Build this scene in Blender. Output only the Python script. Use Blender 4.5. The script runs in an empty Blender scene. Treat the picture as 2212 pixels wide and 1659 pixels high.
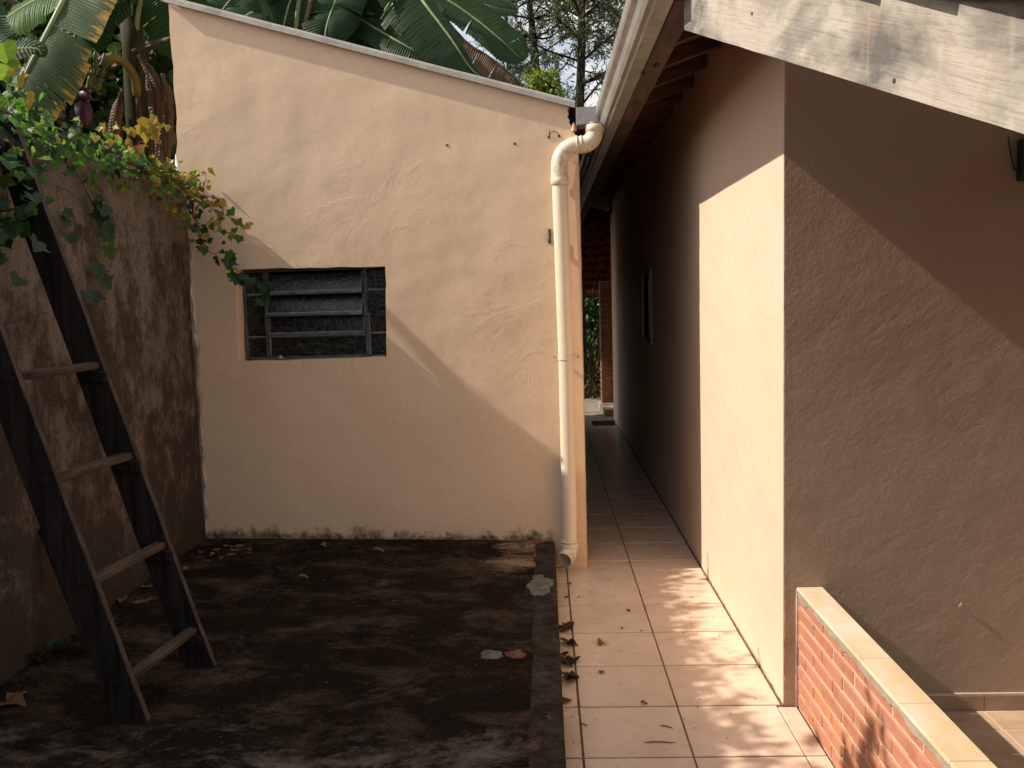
import bpy, bmesh, math, random
from mathutils import Vector, Matrix, noise as mnoise

random.seed(7)
scn = bpy.context.scene
COL = scn.collection

# ------------------------------------------------------------------ camera
CAM = Vector((0.0, 0.0, 1.62))
AX = Vector((0.99899752, 0.03468174, -0.02830435))
AY = Vector((0.02483244, 0.09674460, 0.99499941))
AZ = Vector((-0.03724660, 0.99470481, -0.09578638))
FPX = 1903.27
cd = bpy.data.cameras.new('camera')
cd.sensor_width = 36.0
cd.lens = FPX / 2212.0 * 36.0
cd.clip_start = 0.05
cd.clip_end = 500.0
cam = bpy.data.objects.new('camera', cd)
COL.objects.link(cam)
m = Matrix((AX, AY, -AZ)).transposed().to_4x4()
m.translation = CAM
cam.matrix_world = m
scn.camera = cam

# ------------------------------------------------------------------ light
SUN = Vector((1.0, 0.052, -0.85)).normalized()      # direction the light travels
SUN_STRENGTH = 4.8
SKY_STRENGTH = 0.145
EXPOSURE = 0.25
elev = math.asin(-SUN.z)
sd = bpy.data.lights.new('sun', 'SUN')
sd.energy = SUN_STRENGTH
sd.angle = math.radians(0.55)
sd.color = (1.0, 0.915, 0.805)
so = bpy.data.objects.new('sun', sd)
so.rotation_euler = SUN.to_track_quat('-Z', 'Y').to_euler()
COL.objects.link(so)
w = bpy.data.worlds.new('World')
scn.world = w
w.use_nodes = True
nt = w.node_tree
bg = nt.nodes['Background']
sky = nt.nodes.new('ShaderNodeTexSky')
sky.sky_type = 'NISHITA'
sky.sun_disc = False
sky.sun_elevation = elev
sky.sun_rotation = math.atan2(-SUN.x, -SUN.y)       # azimuth of the sun, from +Y towards +X
sky.air_density = 1.0
sky.dust_density = 1.5
tc = nt.nodes.new('ShaderNodeTexCoord')
cn = nt.nodes.new('ShaderNodeTexNoise')
cn.inputs['Scale'].default_value = 4.5
cn.inputs['Detail'].default_value = 7
cn.inputs['Roughness'].default_value = 0.55
cr = nt.nodes.new('ShaderNodeValToRGB')
cr.color_ramp.elements[0].position = 0.43
cr.color_ramp.elements[1].position = 0.59
mx = nt.nodes.new('ShaderNodeMix')
mx.data_type = 'RGBA'
mx.inputs['B'].default_value = (6.6, 6.15, 5.6, 1)
nt.links.new(tc.outputs['Generated'], cn.inputs['Vector'])
nt.links.new(cn.outputs['Fac'], cr.inputs['Fac'])
nt.links.new(cr.outputs['Color'], mx.inputs['Factor'])
nt.links.new(sky.outputs['Color'], mx.inputs['A'])
nt.links.new(mx.outputs['Result'], bg.inputs['Color'])
bg.inputs['Strength'].default_value = SKY_STRENGTH
vs = scn.view_settings
vs.view_transform = 'Standard'
vs.look = 'None'
vs.exposure = EXPOSURE
vs.gamma = 1.0
vs.use_curve_mapping = False
scn.cycles.max_bounces = 6
scn.cycles.diffuse_bounces = 4
scn.cycles.glossy_bounces = 2
scn.cycles.caustics_reflective = False
scn.cycles.caustics_refractive = False
w.cycles.sampling_method = 'MANUAL'
w.cycles.sample_map_resolution = 512
scn.cycles.transmission_bounces = 3


# ------------------------------------------------------------------ helpers
def ray(px, py):
    return AX * ((px - 1106) / FPX) - AY * ((py - 829.5) / FPX) + AZ

def at(px, py, Y):
    d = ray(px, py)
    return CAM + d * (Y / d.y)

def atx(px, py, X):
    d = ray(px, py)
    return CAM + d * (X / d.x)

def atz(px, py, Z):
    d = ray(px, py)
    return CAM + d * ((Z - CAM.z) / d.z)

def tag(o, label=None, cat=None, group=None, kind=None):
    if label: o['label'] = label
    if cat: o['category'] = cat
    if group: o['group'] = group
    if kind: o['kind'] = kind
    return o

def empty(name, loc=(0, 0, 0)):
    o = bpy.data.objects.new(name, None)
    o.empty_display_size = 0.1
    COL.objects.link(o)
    o.location = loc
    return o

def link(name, me, parent=None, loc=None):
    o = bpy.data.objects.new(name, me)
    COL.objects.link(o)
    if parent is not None:
        o.parent = parent
        # parents are unrotated empties or meshes: keep world placement
        o.matrix_parent_inverse = Matrix.Translation(parent_loc(parent)).inverted()
    if loc is not None:
        o.location = loc
    return o

def parent_loc(p):
    v = Vector(p.location)
    if p.parent is not None and p.parent.type == 'EMPTY':
        pass
    return v

def new_mesh(name, verts, faces, mats, uvs=None, smooth=False, midx=None):
    me = bpy.data.meshes.new(name)
    me.from_pydata([tuple(v) for v in verts], [], faces)
    if not isinstance(mats, (list, tuple)): mats = [mats]
    for mt in mats: me.materials.append(mt)
    if uvs is not None:
        ul = me.uv_layers.new(name='UVMap')
        for lp in me.loops: ul.data[lp.index].uv = uvs[lp.vertex_index]
    if midx is not None:
        me.polygons.foreach_set('material_index', midx)
    if smooth:
        me.polygons.foreach_set('use_smooth', [True] * len(me.polygons))
    me.update()
    return me

class G:
    """collects geometry in world coordinates and links it as one mesh object"""
    def __init__(self):
        self.v = []; self.f = []; self.uv = []
    def add(self, verts, faces, uvs=None):
        n = len(self.v)
        self.v += [Vector(p) for p in verts]
        self.f += [tuple(i + n for i in f) for f in faces]
        self.uv += uvs if uvs else [(0, 0)] * len(verts)
        return self
    def box(self, lo, hi):
        x0, y0, z0 = lo; x1, y1, z1 = hi
        return self.add([(x0, y0, z0), (x1, y0, z0), (x1, y1, z0), (x0, y1, z0), (x0, y0, z1), (x1, y0, z1), (x1, y1, z1), (x0, y1, z1)],
                        [(0, 3, 2, 1), (4, 5, 6, 7), (0, 1, 5, 4), (1, 2, 6, 5), (2, 3, 7, 6), (3, 0, 4, 7)])
    def obox(self, c, ax, ay, az):
        """oriented box from its centre and three half axes"""
        c = Vector(c); ax = Vector(ax); ay = Vector(ay); az = Vector(az)
        vs_ = [c + ax * sx + ay * sy + az * sz for sz in (-1, 1) for sx, sy in ((-1, -1), (1, -1), (1, 1), (-1, 1))]
        if ax.cross(ay).dot(az) > 0:
            fs = [(0, 3, 2, 1), (4, 5, 6, 7), (0, 1, 5, 4), (1, 2, 6, 5), (2, 3, 7, 6), (3, 0, 4, 7)]
        else:
            fs = [(0, 1, 2, 3), (7, 6, 5, 4), (4, 5, 1, 0), (5, 6, 2, 1), (6, 7, 3, 2), (7, 4, 0, 3)]
        return self.add(vs_, fs)
    def bar(self, a, b, wdt, hgt, up=(0, 0, 1)):
        a = Vector(a); b = Vector(b); d = (b - a)
        t = d.normalized(); s = t.cross(Vector(up)).normalized(); u = s.cross(t).normalized()
        return self.obox((a + b) / 2, d / 2, s * wdt / 2, u * hgt / 2)
    def tube(self, path, rad, n=8, caps=True):
        path = [Vector(p) for p in path]
        if not isinstance(rad, (list, tuple)): rad = [rad] * len(path)
        base = len(self.v); prev = None
        for i, p in enumerate(path):
            t = (path[min(i + 1, len(path) - 1)] - path[max(i - 1, 0)])
            t = t.normalized() if t.length > 1e-9 else Vector((0, 0, 1))
            if prev is None:
                s = t.orthogonal().normalized()
            else:
                s = (prev - t * prev.dot(t))
                s = s.normalized() if s.length > 1e-6 else t.orthogonal().normalized()
            prev = s; u = t.cross(s)
            for k in range(n):
                a = 2 * math.pi * k / n
                self.v.append(p + (s * math.cos(a) + u * math.sin(a)) * rad[i]); self.uv.append((k / n, i / max(1, len(path) - 1)))
        for i in range(len(path) - 1):
            for k in range(n):
                a = base + i * n + k; b = base + i * n + (k + 1) % n
                self.f.append((a, b, b + n, a + n))
        if caps:
            self.f.append(tuple(base + k for k in reversed(range(n))))
            e = base + (len(path) - 1) * n
            self.f.append(tuple(e + k for k in range(n)))
        return self
    def build(self, name, mat, parent=None, smooth=False, bevel=0):
        me = new_mesh(name, self.v, self.f, mat, self.uv, smooth)
        if bevel:
            bm = bmesh.new(); bm.from_mesh(me)
            bmesh.ops.bevel(bm, geom=bm.edges[:], offset=bevel, segments=1, affect='EDGES', profile=0.5)
            bm.to_mesh(me); bm.free()
        return link(name, me, parent)

def spline(pts, n):
    pts = [Vector(p) for p in pts]
    P = [pts[0] * 2 - pts[1]] + pts + [pts[-1] * 2 - pts[-2]]
    out = []; segs = len(pts) - 1
    for i in range(n):
        t = i / (n - 1) * segs; k = min(int(t), segs - 1); u = t - k
        p0, p1, p2, p3 = P[k:k + 4]
        out.append(0.5 * ((2 * p1) + (p2 - p0) * u + (2 * p0 - 5 * p1 + 4 * p2 - p3) * u * u + (3 * p1 - p0 - 3 * p2 + p3) * u ** 3))
    return out


# ------------------------------------------------------------------ materials
class M:
    def __init__(self, name, rough=0.85, spec=0.3):
        self.m = bpy.data.materials.new(name)
        self.m.use_nodes = True
        self.n = self.m.node_tree.nodes; self.l = self.m.node_tree.links
        self.b = self.n['Principled BSDF']
        self.b.inputs['Roughness'].default_value = rough
        self.b.inputs['Specular IOR Level'].default_value = spec
        g = self.n.new('ShaderNodeNewGeometry')
        self.pos = g.outputs['Position']
    def mapped(self, scale=(1, 1, 1), rot=(0, 0, 0), src=None):
        v = src or self.pos
        if rot != (0, 0, 0):                      # turn first, then stretch
            mr = self.n.new('ShaderNodeMapping')
            mr.inputs['Rotation'].default_value = rot
            self.l.new(v, mr.inputs['Vector']); v = mr.outputs['Vector']
        mp = self.n.new('ShaderNodeMapping')
        mp.inputs['Scale'].default_value = scale
        self.l.new(v, mp.inputs['Vector'])
        return mp.outputs['Vector']
    def noise(self, scale, detail=5, rough=0.55, vec=None, dist=0.0):
        t = self.n.new('ShaderNodeTexNoise')
        t.inputs['Scale'].default_value = scale
        t.inputs['Detail'].default_value = detail
        t.inputs['Roughness'].default_value = rough
        t.inputs['Distortion'].default_value = dist
        self.l.new(vec or self.pos, t.inputs['Vector'])
        return t.outputs['Fac']
    def ramp(self, fac, stops):
        r = self.n.new('ShaderNodeValToRGB')
        el = r.color_ramp.elements
        while len(el) < len(stops): el.new(0.5)
        for e, (p, c) in zip(el, stops):
            e.position = p
            e.color = (c, c, c, 1) if isinstance(c, (int, float)) else (*c, 1)
        self.l.new(fac, r.inputs['Fac'])
        return r.outputs['Color']
    def mix(self, fac, a, b, mode='MIX'):
        x = self.n.new('ShaderNodeMix'); x.data_type = 'RGBA'; x.blend_type = mode
        for k, v in (('Factor', fac), ('A', a), ('B', b)):
            if isinstance(v, (int, float)): x.inputs[k].default_value = v if k == 'Factor' else (v, v, v, 1)
            elif isinstance(v, tuple): x.inputs[k].default_value = (*v, 1)
            else: self.l.new(v, x.inputs[k])
        return x.outputs['Result']
    def math(self, op, a, b=0.0, clamp=False):
        x = self.n.new('ShaderNodeMath'); x.operation = op; x.use_clamp = clamp
        for i, v in enumerate((a, b)):
            if isinstance(v, (int, float)): x.inputs[i].default_value = v
            else: self.l.new(v, x.inputs[i])
        return x.outputs[0]
    def xyz(self, src=None):
        s = self.n.new('ShaderNodeSeparateXYZ')
        self.l.new(src or self.pos, s.inputs[0])
        return s.outputs
    def range(self, v, a, b, c=0.0, d=1.0):
        x = self.n.new('ShaderNodeMapRange'); x.interpolation_type = 'SMOOTHSTEP'
        self.l.new(v, x.inputs[0])
        for i, k in enumerate((a, b, c, d)): x.inputs[i + 1].default_value = k
        return x.outputs[0]
    def rnd(self):
        o = self.n.new('ShaderNodeObjectInfo')
        return o.outputs['Random']
    def color(self, c):
        if isinstance(c, tuple): self.b.inputs['Base Color'].default_value = (*c, 1)
        else: self.l.new(c, self.b.inputs['Base Color'])
        return self
    def bump(self, h, dist=0.01, strength=1.0, chain=None):
        x = self.n.new('ShaderNodeBump')
        x.inputs['Distance'].default_value = dist
        x.inputs['Strength'].default_value = strength
        self.l.new(h, x.inputs['Height'])
        if chain is not None: self.l.new(chain, x.inputs['Normal'])
        self.l.new(x.outputs[0], self.b.inputs['Normal'])
        return x.outputs[0]
    def rough(self, v):
        self.l.new(v, self.b.inputs['Roughness']); return self
    def translucent(self, amount, tint):
        out = self.n['Material Output']
        t = self.n.new('ShaderNodeBsdfTranslucent')
        if isinstance(tint, tuple): t.inputs['Color'].default_value = (*tint, 1)
        else: self.l.new(tint, t.inputs['Color'])
        ms = self.n.new('ShaderNodeMixShader'); ms.inputs[0].default_value = amount
        self.l.new(self.b.outputs[0], ms.inputs[1]); self.l.new(t.outputs[0], ms.inputs[2])
        self.l.new(ms.outputs[0], out.inputs['Surface'])
        return self

CREAM = (0.74, 0.575, 0.42)

def mat_shed_wall():
    k = M('cream_plaster_shed', 0.75, 0.25)
    x, y, z = k.xyz()
    c = k.mix(k.noise(1.3, 3), (0.745, 0.535, 0.36), (0.81, 0.60, 0.415))
    fine = k.ramp(k.noise(30, 4, .7), [(0.3, 0.93), (0.7, 1.03)])
    c = k.mix(1.0, c, fine, 'MULTIPLY')
    # rusty smears and specks
    sm = k.ramp(k.noise(1.0, 6, .7, k.mapped((5, 5, 1.6)), 1.2), [(0.70, 0.0), (0.82, 0.35)])
    c = k.mix(sm, c, (0.62, 0.40, 0.24))
    sp = k.ramp(k.noise(26, 2, .5), [(0.80, 0.0), (0.83, 0.6)])
    c = k.mix(sp, c, (0.25, 0.17, 0.12))
    # mould rising from the slab: stain with a ragged top
    h = k.math('ADD', k.math('SUBTRACT', z, 0.165), k.math('MULTIPLY', k.math('SUBTRACT', k.noise(9, 6, .75), 0.5), 0.30))
    mo = k.range(h, 0.075, 0.0)
    mo = k.math('MULTIPLY', mo, k.ramp(k.noise(22, 5, .7), [(0.3, 0.5), (0.6, 1.0)]))
    mo = k.math('MULTIPLY', mo, k.range(x, 0.06, 0.0))
    c = k.mix(mo, c, (0.045, 0.036, 0.026))
    # drips under the window sill
    dr = k.math('MULTIPLY', k.range(z, 1.12, 1.28), k.range(z, 1.29, 1.285))
    dr = k.math('MULTIPLY', dr, k.range(x, -0.93, -0.97)); dr = k.math('MULTIPLY', dr, k.range(x, -1.9, -1.86))
    dr = k.math('MULTIPLY', dr, k.ramp(k.noise(1, 4, .7, k.mapped((34, 34, 3))), [(0.56, 0.0), (0.76, 0.35)]))
    c = k.mix(dr, c, (0.36, 0.24, 0.16))
    k.color(c)
    b1 = k.bump(k.noise(1.9, 2, .45), 0.022)
    b2 = k.bump(k.noise(7, 3, .5), 0.0022, 1, b1)
    tr = k.ramp(k.noise(2.8, 5, .62, k.mapped((1, 1, 1.6), (0.3, 0.5, 0.2)), .5), [(0.44, 0.0), (0.5, 1.0), (0.60, 0.1)])
    msk = k.ramp(k.noise(1.4, 2, .5), [(0.48, 0.0), (0.62, 1.0)])
    b2 = k.bump(k.mix(1.0, tr, msk, 'MULTIPLY'), 0.0006, 1, b2)
    k.bump(k.noise(110, 2, .6), 0.0005, 1, b2)
    return k.m

def mat_side_wall():
    k = M('cream_plaster_house', 0.7, 0.3)
    x, y, z = k.xyz()
    c = k.mix(k.noise(1.7, 3), (0.69, 0.505, 0.362), (0.74, 0.548, 0.398))
    sp = k.ramp(k.noise(38, 2, .5, k.mapped((1, 1, .35))), [(0.83, 0.0), (0.86, 0.25)])
    c = k.mix(sp, c, (0.40, 0.29, 0.2))
    h = k.math('ADD', z, k.math('MULTIPLY', k.math('SUBTRACT', k.noise(24, 5, .7), 0.5), 0.05))
    c = k.mix(k.math('MULTIPLY', k.range(h, 0.018, 0.0), .85), c, (0.12, 0.09, 0.06))
    k.color(c)
    b = k.bump(k.noise(3.0, 3, .5), 0.02)
    b = k.bump(k.noise(16, 4, .6), 0.003, 1, b)
    k.bump(k.noise(140, 3, .6), 0.0007, 1, b)
    return k.m

def mat_front_wall():
    k = M('taupe_stucco', 0.75, 0.3)
    x, y, z = k.xyz()
    c = k.mix(k.noise(2.0, 4), (0.315, 0.218, 0.150), (0.375, 0.264, 0.185))
    c = k.mix(k.math('MULTIPLY', k.range(z, 0.75, 0.0), k.ramp(k.noise(3, 4), [(0.35, 0), (.65, .5)])), c, (0.36, 0.23, 0.13))
    k.color(c)
    b = k.bump(k.noise(3.0, 2, .5), 0.022)
    sw = k.ramp(k.noise(7, 3, .6, k.mapped((1, 1, 2.2), (0, 0.6, 0)), .2), [(0.38, 0.0), (0.5, 0.7), (0.62, 1.0)])
    b = k.bump(sw, 0.0011, 1, b)
    b = k.bump(k.ramp(k.noise(2.6, 4, .6, k.mapped((1, 1, 1.4), (0, -.7, 0)), .3), [(0.44, 0.0), (0.5, 1.0), (0.58, .2)]), 0.0006, 1, b)
    gm = k.ramp(k.noise(2.2, 3, .6), [(0.35, 0.25), (0.65, 1.0)])
    k.bump(k.mix(1.0, k.noise(44, 4, .78), gm, 'MULTIPLY'), 0.0070, 1, b)
    return k.m

def mat_boundary():
    k = M('mouldy_render', 0.95, 0.15)
    x, y, z = k.xyz()
    pale = k.mix(k.noise(2.2, 4), (0.145, 0.108, 0.080), (0.235, 0.182, 0.142))
    mould = k.mix(k.noise(7, 4), (0.040, 0.029, 0.019), (0.078, 0.057, 0.040))
    st = k.noise(3.0, 9, .80, k.mapped((1, 1, 0.7)))
    zz = k.math('MULTIPLY', k.math('SUBTRACT', z, 1.4), 0.07)
    c = k.mix(k.ramp(k.math('ADD', st, zz), [(0.45, 0.0), (0.55, 1.0)]), mould, pale)
    pit = k.ramp(k.noise(26, 5, .85, k.mapped((1, 1, 0.85))), [(0.53, 0.0), (0.60, 0.75)])
    c = k.mix(pit, c, (0.085, 0.06, 0.04))
    st2 = k.ramp(k.noise(1.0, 5, .7, k.mapped((7, 7, 0.55))), [(0.58, 0.0), (0.72, 0.35)])
    c = k.mix(st2, c, (0.25, 0.20, 0.165))
    base = k.math('ADD', z, k.math('MULTIPLY', k.math('SUBTRACT', k.noise(5, 5, .7), .5), .5))
    c = k.mix(k.math('MULTIPLY', k.range(base, 0.55, 0.15), .9), c, (0.05, 0.038, 0.024))
    k.color(c)
    b = k.bump(k.noise(5, 5, .6), 0.03)
    k.bump(k.noise(34, 6, .78), 0.010, 1, b)
    return k.m

def mat_slab():
    k = M('algae_concrete', 0.95, 0.06)
    x, y, z = k.xyz()
    dark = k.mix(k.noise(3.0, 5), (0.0085, 0.0060, 0.0038), (0.024, 0.0165, 0.0095))
    mid = k.mix(k.noise(6, 5), (0.045, 0.031, 0.018), (0.095, 0.067, 0.043))
    brush = k.noise(1.0, 9, .76, k.mapped((2.6, 4.4, 1), (0, 0, 0.22)), 0.5)
    c = k.mix(k.ramp(brush, [(0.48, 0.0), (0.63, 1.0)]), dark, mid)
    c = k.mix(1.0, c, k.ramp(k.noise(70, 5, .8), [(0.32, 0.45), (0.5, 1.0), (0.68, 1.7)]), 'MULTIPLY')
    crk = k.ramp(k.noise(1.7, 6, .65, k.mapped((1, 1.3, 1)), 0.6), [(0.492, 0.0), (0.5, 0.8), (0.508, 0.0)])
    c = k.mix(crk, c, (0.004, 0.003, 0.002))
    # bare pale patches: mostly at the front edge and in the far right corner
    front = k.range(y, 3.02, 2.75)
    cx = k.math('MULTIPLY', k.range(x, -0.45, -0.22), k.range(y, 4.45, 4.75))
    bias = k.math('ADD', k.math('MULTIPLY', front, 0.13), k.math('MULTIPLY', cx, 0.20))
    pn = k.math('ADD', k.noise(1.0, 10, .78, k.mapped((3.2, 5.0, 1), (0, 0, -.15)), 0.35), bias)
    pale = k.mix(k.noise(14, 5, .7), (0.11, 0.086, 0.066), (0.30, 0.245, 0.205))
    pale = k.mix(cx, pale, (0.36, 0.245, 0.165))
    c = k.mix(k.ramp(pn, [(0.60, 0.0), (0.76, 0.85)]), c, pale)
    fl = k.ramp(k.noise(26, 3, .6, k.mapped((1, 2, 1))), [(0.75, 0.0), (0.79, 0.8)])
    c = k.mix(fl, c, (0.33, 0.27, 0.22))
    k.color(c)
    b = k.bump(k.noise(7, 6, .7), 0.016)
    k.bump(k.noise(60, 6, .8), 0.006, 1, b)
    return k.m

def mat_edging():
    k = M('worn_edging', 0.9, 0.2)
    c = k.mix(k.ramp(k.noise(11, 6, .8), [(0.40, 0.0), (0.66, 1.0)]), (0.012, 0.009, 0.006), (0.070, 0.053, 0.038))
    c = k.mix(k.ramp(k.noise(7, 4, .75), [(0.60, 0.0), (0.70, 0.6)]), c, (0.20, 0.085, 0.055))
    c = k.mix(k.ramp(k.noise(15, 4, .8), [(0.66, 0.0), (0.74, 0.7)]), c, (0.26, 0.225, 0.18))
    k.color(c)
    b = k.bump(k.noise(10, 6, .7), 0.02)
    k.bump(k.noise(60, 5, .7), 0.004, 1, b)
    return k.m

def mat_tile():
    k = M('beige_floor_tile', 0.4, 0.4)
    r = k.rnd()
    off = k.n.new('ShaderNodeVectorMath'); off.operation = 'ADD'
    cmb = k.n.new('ShaderNodeCombineXYZ'); k.l.new(k.math('MULTIPLY', r, 37.0), cmb.inputs[0]); k.l.new(k.math('MULTIPLY', r, 19.0), cmb.inputs[2])
    k.l.new(k.pos, off.inputs[0]); k.l.new(cmb.outputs[0], off.inputs[1])
    v = off.outputs[0]
    c = k.mix(k.ramp(k.noise(5, 6, .65, v, .6), [(0.3, 0.0), (0.7, 1.0)]), (0.68, 0.505, 0.365), (0.80, 0.63, 0.485))
    c = k.mix(1.0, c, k.ramp(r, [(0, 0.93), (1, 1.04)]), 'MULTIPLY')
    d = k.ramp(k.noise(3, 6, .7), [(0.52, 0.0), (0.78, 0.6)])
    c = k.mix(d, c, (0.55, 0.39, 0.27))
    s = k.ramp(k.noise(75, 3, .6), [(0.71, 0.0), (0.75, 0.8)])
    c = k.mix(s, c, (0.13, 0.085, 0.055))
    x, y, z = k.xyz()
    ys = k.math('MULTIPLY', k.range(x, 0.115, 0.09), k.math('MULTIPLY', k.range(y, 3.65, 3.8), k.range(y, 4.05, 3.95)))
    c = k.mix(k.math('MULTIPLY', ys, 0.4), c, (0.36, 0.25, 0.05))
    k.color(c)
    k.rough(k.ramp(k.noise(8, 5, .7), [(0.3, 0.20), (0.7, 0.42)]))
    return k.m

def mat_simple(name, a, b, scale=8, rough=0.8, spec=0.3, bump=0.0, bscale=40, stretch=(1, 1, 1), detail=5, metal=0.0, lo=.35, hi=.65):
    k = M(name, rough, spec)
    v = k.mapped(stretch) if stretch != (1, 1, 1) else None
    k.color(k.mix(k.ramp(k.noise(scale, detail, .62, v), [(lo, 0.0), (hi, 1.0)]), a, b))
    k.b.inputs['Metallic'].default_value = metal
    if bump: k.bump(k.noise(bscale, 4, .62, v), bump)
    return k.m

def mat_brick():
    k = M('painted_red_brick', 0.72, 0.3)
    r = k.rnd()
    c = k.ramp(r, [(0.0, (0.40, 0.145, 0.085)), (0.35, (0.48, 0.175, 0.095)), (0.7, (0.44, 0.18, 0.115)), (1.0, (0.55, 0.20, 0.095))])
    c = k.mix(k.ramp(k.noise(24, 5, .75), [(0.4, 0.0), (0.75, 0.7)]), c, (0.50, 0.28, 0.18))
    c = k.mix(k.ramp(k.noise(9, 5, .75), [(0.56, 0.0), (0.70, 0.55)]), c, (0.24, 0.085, 0.05))
    k.color(c)
    b = k.bump(k.noise(40, 4, .65), 0.003)
    k.bump(k.noise(200, 3, .6), 0.0008, 1, b)
    return k.m

def mat_plywood():
    k = M('weathered_plywood', 0.85, 0.2)
    # long axis runs along Y and slightly down
    rot = (math.radians(-21), 0, 0)
    v = k.mapped((3, 1.0, 5), rot)
    c = k.mix(k.ramp(k.noise(1.6, 6, .62, k.mapped((1.5, 1.5, 3.0), rot), .5), [(0.38, 0.0), (0.56, 1.0)]), (0.15, 0.135, 0.12), (0.47, 0.41, 0.335))
    c = k.mix(k.ramp(k.noise(5, 5, .65, k.mapped((1, 2.5, .9), rot), .6), [(0.5, 0.0), (0.72, 0.6)]), c, (0.34, 0.255, 0.175))
    g = k.noise(1.0, 6, .8, k.mapped((30, 4, 190), (math.radians(-21.5), 0, 0)))
    c = k.mix(1.0, c, k.ramp(g, [(0.36, 0.70), (0.5, 0.98), (0.7, 1.06)]), 'MULTIPLY')
    vs_ = k.noise(1.0, 5, .75, k.mapped((5, 22, 1.6)))
    c = k.mix(k.ramp(vs_, [(0.56, 0.0), (0.72, 0.35)]), c, (0.48, 0.41, 0.32))
    k.color(c)
    k.bump(g, 0.0012)
    return k.m

def mat_pale_ply():
    return mat_simple('plywood_edge', (0.40, 0.33, 0.25), (0.60, 0.50, 0.38), 30, .85, .2, .001, 80, (3, 1, 8))

def mat_galv():
    k = M('galvanised_steel', 0.38, 0.5)
    k.b.inputs['Metallic'].default_value = 0.5
    c = k.mix(k.ramp(k.noise(9, 6, .7, k.mapped((1, .35, 1))), [(0.35, 0), (.65, 1)]), (0.34, 0.325, 0.295), (0.50, 0.48, 0.44))
    rs = k.ramp(k.noise(5, 6, .75, k.mapped((2, .5, 2))), [(0.6, 0), (.72, .55)])
    c = k.mix(rs, c, (0.32, 0.23, 0.14))
    k.color(c)
    k.rough(k.ramp(k.noise(12, 5, .7), [(0.3, 0.30), (0.7, 0.55)]))
    k.bump(k.noise(30, 3, .5), 0.0012)
    return k.m

def mat_flash():
    k = M('painted_flashing', 0.5, 0.4)
    k.b.inputs['Metallic'].default_value = 0.25
    c = k.mix(k.ramp(k.noise(5, 6, .7), [(0.35, 0), (.65, 1)]), (0.29, 0.265, 0.235), (0.44, 0.40, 0.35))
    c = k.mix(k.ramp(k.noise(13, 6, .7), [(0.62, 0), (.7, .6)]), c, (0.36, 0.33, 0.36))
    k.color(c); k.bump(k.noise(20, 4, .6), 0.002)
    return k.m

def mat_pvc():
    k = M('cream_pvc', 0.42, 0.4)
    x, y, z = k.xyz()
    c = k.mix(k.noise(6, 4), (0.76, 0.635, 0.47), (0.82, 0.69, 0.525))
    g = k.math('MULTIPLY', k.ramp(k.noise(22, 6, .75), [(0.50, 0), (.62, .8)]), k.math('MAXIMUM', k.math('MULTIPLY', k.range(z, 2.24, 2.32), k.range(z, 2.52, 2.42)), k.range(z, .16, .10)))
    c = k.mix(k.math('MULTIPLY', g, .7), c, (0.22, 0.14, 0.08))
    k.color(c); k.bump(k.noise(9, 3, .5), 0.001)
    return k.m

def mat_glass():
    k = M('dirty_glass', 0.22, 0.5)
    c = k.mix(k.ramp(k.noise(26, 6, .75, k.mapped((1, 1, 2.2)), .8), [(0.46, 0), (.72, 1)]), (0.006, 0.007, 0.007), (0.065, 0.072, 0.066))
    c = k.mix(k.ramp(k.noise(60, 4, .7), [(0.68, 0), (.72, .6)]), c, (0.16, 0.16, 0.14))
    k.color(c)
    k.rough(k.ramp(k.noise(18, 5, .7), [(0.35, 0.06), (0.65, 0.35)]))
    k.bump(k.noise(46, 3, .6), 0.004)
    return k.m

def mat_leaf(name, a, b, tr, amount=0.35, rough=0.5, var=True):
    k = M(name, rough, 0.35)
    f = k.ramp(k.noise(14, 4, .6), [(0.3, 0), (.7, 1)])
    if var: f = k.math('ADD', k.math('MULTIPLY', f, .5), k.math('MULTIPLY', k.rnd(), .5))
    k.color(k.mix(f, a, b))
    k.translucent(amount, tr)
    return k.m

def mat_banana(name, base, edge, dry, amount=0.3, rib=0.0025, tr=(0.16, 0.30, 0.03)):
    """uv.x: 0 at the midrib, 1 at the margin; uv.y along the leaf in metres"""
    k = M(name, 0.5, 0.22)
    uvn = k.n.new('ShaderNodeUVMap'); uvn.uv_map = 'UVMap'
    s = k.n.new('ShaderNodeSeparateXYZ'); k.l.new(uvn.outputs[0], s.inputs[0])
    u, v = s.outputs[0], s.outputs[1]
    st = k.noise(1.0, 5, .7, k.mapped((1.3, 26, 1), (0, 0, 0), uvn.outputs[0]))
    c = k.mix(st, base, tuple(x * 1.5 for x in base))
    ef = k.math('ADD', u, k.math('MULTIPLY', k.math('SUBTRACT', st, 0.5), 1.7))
    c = k.mix(k.range(ef, dry, dry + 0.25), c, edge)
    c = k.mix(k.range(ef, dry + 0.35, dry + 0.55), c, (0.13, 0.075, 0.035))
    k.color(c)
    wv = k.n.new('ShaderNodeTexWave'); wv.bands_direction = 'Y'
    wv.inputs['Scale'].default_value = 14; wv.inputs['Distortion'].default_value = 1.5
    k.l.new(uvn.outputs[0], wv.inputs['Vector'])
    k.bump(wv.outputs['Fac'], rib)
    k.translucent(amount, k.mix(k.range(ef, dry, dry + .25), tr, tuple(x * .8 for x in edge)))
    return k.m

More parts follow.
